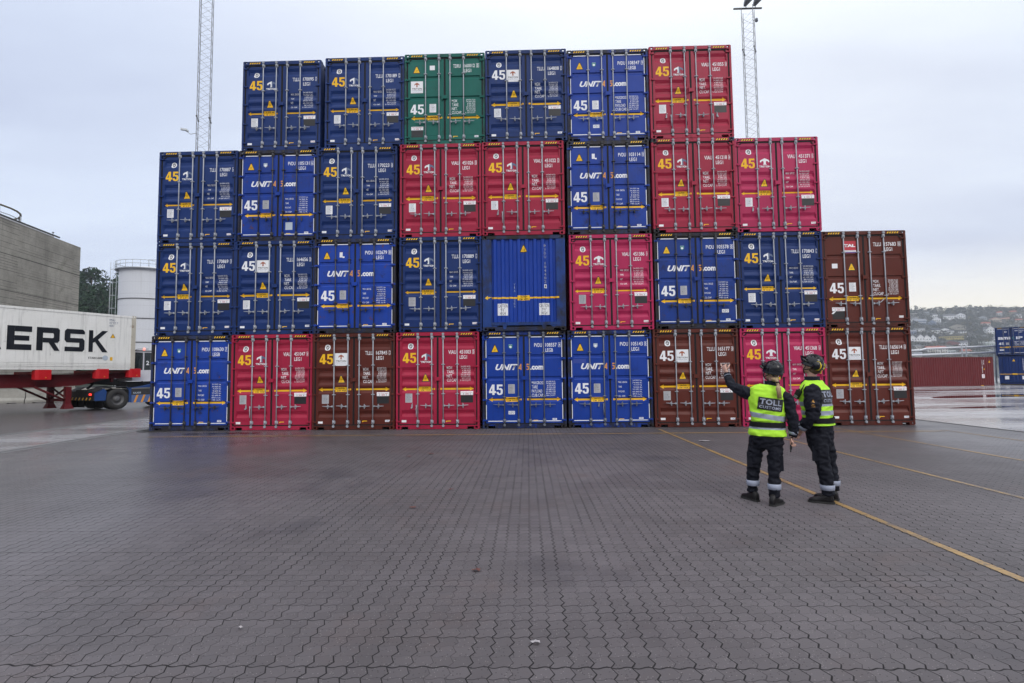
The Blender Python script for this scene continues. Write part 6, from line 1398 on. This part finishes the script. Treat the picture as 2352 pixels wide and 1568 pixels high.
def text_uv(h, s, x0, x1, z0, z1, mi, bold=.03): h.add_mesh(text_mesh(s, bold * .55, 0, 1.10), Matrix.Translation((x0, 0, z0)) @ Matrix(((x1 - x0, 0, 0, 0), (0, 0, 1, 0), (0, z1 - z0, 0, 0), (0, 0, 0, 1))), mi)
def quad_uv(h, x0, x1, z0, z1, mi): h.mi = mi; h.face([(x0, 0, z0), (x1, 0, z0), (x1, 0, z1), (x0, 0, z1)])
def finish_body(P, me, hands, region):
    """one body mesh: cloth volume + head + hands; region(co) -> material index"""
    bm = bmesh.new(); bm.from_mesh(me)
    for f in bm.faces: f.material_index = region(f.calc_center_median())
    for hm, mi in hands:
        n0 = len(bm.faces); bm.from_mesh(hm); bm.faces.ensure_lookup_table()
        for f in bm.faces[n0:]: f.material_index = mi; f.smooth = True
    out = bpy.data.meshes.new('body'); bm.to_mesh(out); bm.free()
    for m_ in ('cloth_navy', 'cloth_trouser', 'skin'): out.materials.append(MATS[m_])
    return new_obj('body', out, P.root)
def sleeve_band(parent, p0, p1, r, name='cuff_band'):
    g = MB(); g.tube([p0, p1], r, 18); return g.build(name, MATS['reflective'], parent)
# ---------------------------------------------------------------- person 1: woman pointing, back to the camera
P1 = Person((2.85, 6.72, 0), -.405, 'person pointing at the brown container, blond ponytail under a black helmet, yellow vest')
yw = .18
T1 = [((.085, 0, .74), .185, .135), ((.083, 0, .84), .190, .140), ((.085, 0, .93), .176, .128), ((.090, 0, 1.00), .168, .122), ((.093, .0, 1.10), .175, .125), ((.100, .005, 1.20), .190, .125), ((.108, .01, 1.29), .192, .118), ((.118, .012, 1.355), .180, .104), ((.128, .015, 1.395), .140, .084), ((.142, .012, 1.43), .066, .062), ((.150, .005, 1.475), .054, .056)]
g = MB(); g.loft([ering(c, rx, ry, yw, tilt=(-.13 if c[2] > 1.15 else -.03, 0)) for c, rx, ry in T1])
g.loft([ering(c, rx, ry, yw) for c, rx, ry in (((.060, 0, .66), .10, .11), ((.075, 0, .74), .172, .130), ((.085, 0, .82), .182, .135))])
limb(g, [(-.008, .02, .80), (-.050, .03, .62), (-.078, .04, .45), (-.100, .07, .27), (-.112, .09, .11)], [.106, .090, .073, .068, .056])
limb(g, [(.165, -.01, .80), (.160, -.03, .62), (.152, -.05, .45), (.142, -.07, .27), (.135, -.085, .09)], [.106, .089, .073, .068, .056])
limb(g, [(.0, .02, 1.35), (-.085, .05, 1.325), (-.20, .13, 1.365), (-.300, .22, 1.420), (-.345, .30, 1.51), (-.368, .345, 1.580)], [.080, .082, .068, .058, .048, .040])
limb(g, [(.245, .0, 1.30), (.305, -.005, 1.27), (.345, -.02, 1.14), (.368, -.02, 1.02), (.372, .0, .90), (.360, .02, .815)], [.076, .076, .068, .062, .055, .044])
hm1 = head_mesh(True)
HM1 = Matrix.Translation((.165, .035, 1.585)) @ Matrix.Rotation(math.pi - .95 + 1.7 * 0, 4, 'Z')
HM1 = Matrix.Translation((.165, .030, 1.580)) @ Matrix.Rotation(-(math.pi - .75) , 4, 'Z') @ Matrix.Rotation(-.18, 4, 'X') @ Matrix.Scale(.94, 4)
body = remesh(g, .0105, 5, folds(.016, (7, 7, 11), 2.0, (-.10, .285)))
hb = MB(); hd = Vector((-.40, .25, .88)).normalized()
zax = Vector((-.38, .42, .82)).normalized(); xax = Vector((.45, -.55, .50)); xax = (xax - zax * xax.dot(zax)).normalized(); yax = zax.cross(xax)
Mh = Matrix((xax, yax, zax)).transposed().to_4x4(); Mh.translation = Vector((-.376, .360, 1.605)); hand(hb, Mh, 1.35, -1, True)
hmesh1 = hb.mesh('h1', [])
hb = MB(); zax = Vector((-.10, .05, -1)).normalized(); xax = Vector((.3, .95, 0)); xax = (xax - zax * xax.dot(zax)).normalized(); yax = zax.cross(xax)
Mh = Matrix((xax, yax, zax)).transposed().to_4x4(); Mh.translation = Vector((.352, .025, .805)); hand(hb, Mh, 1.15, 1); hmesh2 = hb.mesh('h2', [])
ob = finish_body(P1, body, [(place_mesh(hm1, HM1), 2), (hmesh1, 2), (hmesh2, 2)], lambda c: 1 if c.z < .90 and c.x < .30 else 0)
helmet(P1.root, HM1)
g = MB(); col_ = [ering((.148, .008, z), r_, r_ * 1.0, yw, 24) for z, r_ in ((1.40, .085), (1.43, .074), (1.47, .070), (1.49, .071), (1.488, .064), (1.44, .060))]; g.loft(col_, caps=False, smooth=True); g.build('collar', MATS['cloth_navy'], P1.root)
# vest
VR = []; SIL = []
for z, cx, rx, ry in ((.822, .085, .205, .155), (.85, .086, .207, .158), (.90, .088, .196, .147), (.925, .089, .186, .138), (.985, .092, .180, .134), (1.0, .092, .184, .137), (1.025, .093, .190, .140), (1.085, .095, .196, .142), (1.10, .096, .198, .143), (1.16, .098, .203, .143), (1.22, .100, .206, .142), (1.28, .106, .204, .136), (1.33, .112, .203, .128), (1.375, .118, .196, .115), (1.408, .125, .160, .098), (1.430, .135, .105, .082)):
    VR.append(ering((cx, .004, z), rx, ry, yw, 40, .9, tilt=(-.12 if z > 1.15 else (-.16 if 1.0 < z < 1.11 else -.03), 0)))
v1 = vest(P1.root, VR, (2, 6), 1.0, None)
g = MB(); g.loft([ering((.090, .004, z), .203, .157, yw, 40, .9, tilt=(-.03, 0)) for z in (.928, .932, .984, .988)], caps=False, smooth=True)
g.loft([ering((.090, .004, z), .186, .141, yw, 40, .9, tilt=(-.03, 0)) for z in (.928, .988)], caps=False); g.build('belt', MATS['belt_black'], P1.root)
bd_ = Vector((-math.sin(yw), math.cos(yw), 0)); rt_ = Vector((math.cos(yw), math.sin(yw), -.145)).normalized(); up_ = rt_.cross(bd_).normalized() * 1.0
if up_.z < 0: up_ = -up_
pm = [MATS['decal_black'], MATS['reflective']]
project(P1.root, 'back_panel', [lambda h: quad_uv(h, -.140, .140, -.075, .075, 0), lambda h: (text_uv(h, 'TOLL', -.122, .122, -.010, .058, 1, .06), text_uv(h, 'CUSTOMS', -.122, .122, -.058, -.024, 1, .05))], (.108, 0, 1.205), rt_, up_, bd_, v1, pm)
for c_, r_ in (((-.097, .066, .225), .0745), ((.139, -.074, .222), .0745)):
    g = MB(); cx, cy, cz = c_; g.loft([ering((cx, cy, cz + q), r_ * k_, r_ * k_, 0, 24, 1.0) for q, k_ in ((-.034, .93), (-.032, .985), (.032, 1.03), (.034, .97))], caps=False, smooth=True); g.build('leg_band', MATS['reflective'], P1.root)
sleeve_band(P1.root, (.3710, .004, .885), (.3650, .012, .850), .0540); sleeve_band(P1.root, (-.359, .325, 1.543), (-.361, .329, 1.549), .0475, 'cuff_piping')
boot(P1.root, (-.100, .085, 0), math.pi - .85); boot(P1.root, (.132, -.095, 0), 1.12)
g = MB()   # thigh pockets
for c_, sx in (((-.135, .02, .52), -1), ((.228, -.04, .50), 1)): g.loft([[Vector((c_[0] + sx * q, c_[1] - .055 * k_, c_[2] - .09 * k_)), Vector((c_[0] + sx * q, c_[1] + .055 * k_, c_[2] - .09 * k_)), Vector((c_[0] + sx * q, c_[1] + .055 * k_, c_[2] + .09 * k_)), Vector((c_[0] + sx * q, c_[1] - .055 * k_, c_[2] + .09 * k_))] for q, k_ in ((-.05, 1), (.016, 1), (.020, .9))])
g.build('thigh_pocket', MATS['cloth_trouser'], P1.root)
# ponytail
g = MB(); pts = [(.205, -.075, 1.500), (.216, -.108, 1.470), (.222, -.135, 1.430), (.222, -.150, 1.395), (.228, -.156, 1.345), (.232, -.152, 1.305)]
limb(g, pts, [.020, .014, .015, .027, .024, .006], 20)
for v in g.bm.verts: q = math.atan2(v.co.y + .12, v.co.x - .22) * 3; v.co += Vector((math.cos(q * 5), math.sin(q * 5), 0)) * .0035
rnd = random.Random(3)
for _ in range(26):
    a = rnd.uniform(0, 6.28); r_ = .020; p_ = [(x + r_ * math.cos(a) * w_, y + r_ * math.sin(a) * w_, z - (.03 if i_ == 5 else 0)) for i_, ((x, y, z), w_) in enumerate(zip(pts, (.8, .6, .6, 1.2, 1.1, .8 + rnd.uniform(-.4, .5))))]; g.tube(p_, .0032, 4)
ball(g, (.195, -.058, 1.505), (.045, .035, .030)); g.build('hair', MATS['hair_blond'], P1.root)
g = MB(); g.tube([(.2175, -.112, 1.466), (.2185, -.119, 1.456)], .026, 12); g.build('hair_tie', MATS['strap_black'], P1.root)
rd = empty('handheld_device', P1.root.matrix_basis @ Vector((.338, .02, .68))); rd.rotation_euler = (0, .1, -.4); tag(rd, 'slim black device held in the lowered right hand of the pointing person', 'phone')
g = MB(); g.box(-.012, .012, -.028, .028, -.02, .13); g.build('casing', MATS['strap_black'], rd); g = MB(); g.tube([(0, .0, -.02), (0, 0, -.055)], .008, 6); g.build('antenna', MATS['strap_black'], rd)
# ---------------------------------------------------------------- person 2: man looking up to the left
P2 = Person((3.65, 6.76, 0), -.487, 'person with hands clasped, ear defenders on the black helmet, looking up to the left')
y2 = 1.13      # torso width axis turned: he faces mostly left and a little away
def tq(x, y, z): return (x, y, z)
T2 = [((-.045, 0, .80), .175, .130), ((-.043, 0, .90), .178, .135), ((-.050, 0, 1.00), .176, .132), ((-.062, 0, 1.12), .185, .138), ((-.072, 0, 1.24), .205, .142), ((-.078, 0, 1.34), .212, .132), ((-.083, 0, 1.405), .185, .112), ((-.090, 0, 1.45), .115, .085), ((-.098, 0, 1.49), .068, .066), ((-.105, 0, 1.53), .060, .062)]
g = MB(); g.loft([ering(c, rx, ry, y2) for c, rx, ry in T2]); g.loft([ering(c, rx, ry, y2) for c, rx, ry in (((-.040, 0, .66), .13, .12), ((-.042, 0, .76), .172, .130), ((-.044, 0, .85), .176, .134))])
lx, ly = math.cos(y2), math.sin(y2)       # width axis
# near leg (his left, camera side) and far leg
limb(g, [(-.075 , -.085, .80), (-.050, -.095, .62), (-.020, -.100, .45), (.005, -.100, .28), (.020, -.095, .10)], [.112, .096, .078, .073, .064])
limb(g, [(-.005, .085, .80), (.030, .095, .62), (.048, .11, .45), (.070, .12, .28), (.085, .13, .12)], [.112, .093, .075, .070, .060])
# near arm: shoulder - elbow - forearm across the belly
limb(g, [(-.105, -.13, 1.375), (-.105, -.185, 1.33), (-.105, -.225, 1.20), (-.110, -.232, 1.06), (-.170, -.205, .965), (-.235, -.165, .905)], [.085, .096, .092, .080, .066, .050])
limb(g, [(-.055, .15, 1.36), (-.060, .215, 1.30), (-.085, .225, 1.16), (-.13, .20, 1.04), (-.20, .10, .955), (-.245, -.03, .905)], [.075, .080, .073, .066, .056, .045])
body = remesh(g, .0105, 5, folds(.017, (7, 7, 10), 9.0, (-.30, .14)))
HM2 = Matrix.Translation((-.105, .005, 1.655)) @ Matrix.Rotation(-math.pi / 2 - .22, 4, 'Z') @ Matrix.Rotation(-.26, 4, 'X') @ Matrix.Scale(.95, 4)
hb = MB(); zax = Vector((-.45, .35, -.80)).normalized(); xax = Vector((.75, .10, -.35)); xax = (xax - zax * xax.dot(zax)).normalized(); yax = zax.cross(xax)
Mh = Matrix((xax, yax, zax)).transposed().to_4x4(); Mh.translation = Vector((-.250, -.135, .885)); hand(hb, Mh, .6, 1); h1 = hb.mesh('h1', [])
hb = MB(); zax = Vector((-.25, -.65, -.60)).normalized(); xax = Vector((.75, -.1, -.3)); xax = (xax - zax * xax.dot(zax)).normalized(); yax = zax.cross(xax)
Mh = Matrix((xax, yax, zax)).transposed().to_4x4(); Mh.translation = Vector((-.255, -.04, .885)); hand(hb, Mh, .6, -1); h2 = hb.mesh('h2', [])
finish_body(P2, body, [(place_mesh(hm1, HM2), 2), (h1, 2), (h2, 2)], lambda c: 1 if c.z < .88 else 0)
helmet(P2.root, HM2, True)
g = MB(); ball(g, (0, .045, -.035), (.074, .072, .055)); o = g.build('hair', MATS['hair_brown'], P2.root); o.data.transform(HM2)
for PR, HM in ((P1, HM1), (P2, HM2)):
    g = MB(); g.mi = 0
    for s_ in (-1, 1): ball(g, (s_ * .030, -.076, .010), (.012, .010, .008), n=8)
    g.mi = 1
    for s_ in (-1, 1): ball(g, (s_ * .030, -.083, .010), (.006, .005, .006), n=8)
    o = g.build('eyes', [MATS['eye_white'], MATS['eye_dark']], PR.root); o.data.transform(HM)
    g = MB(); ball(g, (0, -.087, -.0475), (.021, .008, .008), n=8); o = g.build('lips', MATS['lips'], PR.root); o.data.transform(HM)
g = MB(); g.loft([ering((-.098, .0, z), r_ * k_, r_ * k_, y2, 24, tilt=(0, 0)) for z, r_, k_ in ((1.43, .110, 1), (1.46, .092, 1), (1.50, .082, 1), (1.535, .084, 1), (1.532, .074, 1), (1.47, .068, 1))], caps=False, smooth=True)
g.loft([[Vector((-.16, -.06, 1.50)), Vector((-.13, -.085, 1.47)), Vector((-.15, -.075, 1.44))], [Vector((-.225, -.045, 1.465)), Vector((-.20, -.075, 1.42)), Vector((-.22, -.06, 1.40))]])
g.build('collar', MATS['cloth_navy'], P2.root)
VR = []
for z, cx, rx, ry in ((.935, -.050, .196, .155), (.95, -.050, .196, .155), (.990, -.052, .188, .147), (1.045, -.055, .190, .148), (1.06, -.057, .194, .150), (1.115, -.062, .198, .152), (1.145, -.065, .204, .154), (1.17, -.067, .208, .155), (1.225, -.071, .216, .156), (1.25, -.072, .220, .156), (1.32, -.077, .226, .150), (1.38, -.081, .212, .135), (1.42, -.085, .185, .118), (1.455, -.090, .135, .098), (1.480, -.094, .100, .088)):
    VR.append(ering((cx, .0, z), rx, ry, y2, 40, .9))
v2 = vest(P2.root, VR, (4, 7), 5.0, None)
g = MB(); g.loft([ering((-.050, 0, z), .208, .167, y2, 40, .9) for z in (.962, .966, 1.024, 1.028)], caps=False, smooth=True); g.loft([ering((-.050, 0, z), .190, .149, y2, 40, .9) for z in (.962, 1.028)], caps=False); g.build('belt', MATS['belt_black'], P2.root)
bd_ = Vector((-math.sin(y2), math.cos(y2), 0))     # pointing from his back forwards
rt_ = Vector((math.cos(y2), math.sin(y2), 0.0)); 
project(P2.root, 'back_panel', [lambda h: quad_uv(h, -.140, .140, -.085, .085, 0), lambda h: (text_uv(h, 'TOLL', -.122, .122, -.005, .066, 1, .06), text_uv(h, 'CUSTOMS', -.122, .122, -.066, -.026, 1, .05))], (-.068, 0, 1.285), rt_, (0, 0, 1), bd_, v2, pm)
for c_, r_ in (((.012, -.098, .195), .079), ((.078, .125, .215), .075)):
    g = MB(); cx, cy, cz = c_; g.loft([ering((cx, cy, cz + q), r_ * k_, r_ * k_, 0, 24, 1.0) for q, k_ in ((-.032, .93), (-.030, .985), (.030, 1.03), (.032, .97))], caps=False, smooth=True); g.build('leg_band', MATS['reflective'], P2.root)
sleeve_band(P2.root, (-.212, -.182, .930), (-.236, -.164, .903), .057)
# sleeve badge
bodyo = [c for c in P2.root.children if c.name.startswith('body')][0]
project(P2.root, 'sleeve_badge', [lambda h: quad_uv(h, -.038, .038, -.055, .055, 0), lambda h: (h.__setattr__('mi', 1), h.face([(-.012, 0, -.012), (.012, 0, -.012), (.017, 0, .018), (0, 0, .034), (-.017, 0, .018)]), h.face([(-.010, 0, .034), (.010, 0, .034), (.007, 0, .045), (-.007, 0, .045)]), text_uv(h, 'TOLL', -.022, .022, -.032, -.019, 1, .05), text_uv(h, 'CUSTOMS', -.020, .020, -.044, -.037, 1, .02))], (-.098, -.20, 1.21), (1, 0, 0), (0, 0, 1), (0, 1, 0), bodyo, [MATS['cloth_navy'], MATS['gold_thread']], .004)
boot(P2.root, (-.005, -.100, 0), math.pi - .05); boot(P2.root, (.050, .13, 0), math.pi - .25)
g = MB(); g.loft([[Vector((-.128 - q, -.13 * 1 - .055 * k_, .60 - .09 * k_)), Vector((-.128 - q, -.13 + .055 * k_, .60 - .09 * k_)), Vector((-.128 - q, -.13 + .055 * k_, .60 + .09 * k_)), Vector((-.128 - q, -.13 - .055 * k_, .60 + .09 * k_))] for q, k_ in ((-.05, 1), (.004, 1), (.008, .9))]); g.build('thigh_pocket', MATS['cloth_trouser'], P2.root)
rd = empty('two_way_radio', P2.root.matrix_basis @ Vector((-.262, -.175, 1.315))); rd.rotation_euler = (0, .5, -.487 - .5); tag(rd, 'black two-way radio clipped to the chest of the person on the right', 'radio')
g = MB(); g.box(-.030, .030, -.020, .020, -.055, .055); g.box(-.024, .024, -.024, -.0201, .0, .03); g.build('casing', MATS['strap_black'], rd)
g = MB(); g.tube([(.018, 0, .055), (.018, 0, .085), (.020, 0, .15)], [.009, .008, .006], 8); g.build('antenna', MATS['strap_black'], rd)
g = MB(); [g.box(-.022 + k * .012, -.014 + k * .012, -.0235, -.0201, -.045 + q * .012, -.038 + q * .012) for k in range(4) for q in range(3)]; g.build('keypad', MATS['galv_plain'], rd)
g = MB(); g.tube([(-.008, 0, .055), (-.008, 0, .072)], .010, 8); g.build('knob', MATS['strap_black'], rd)
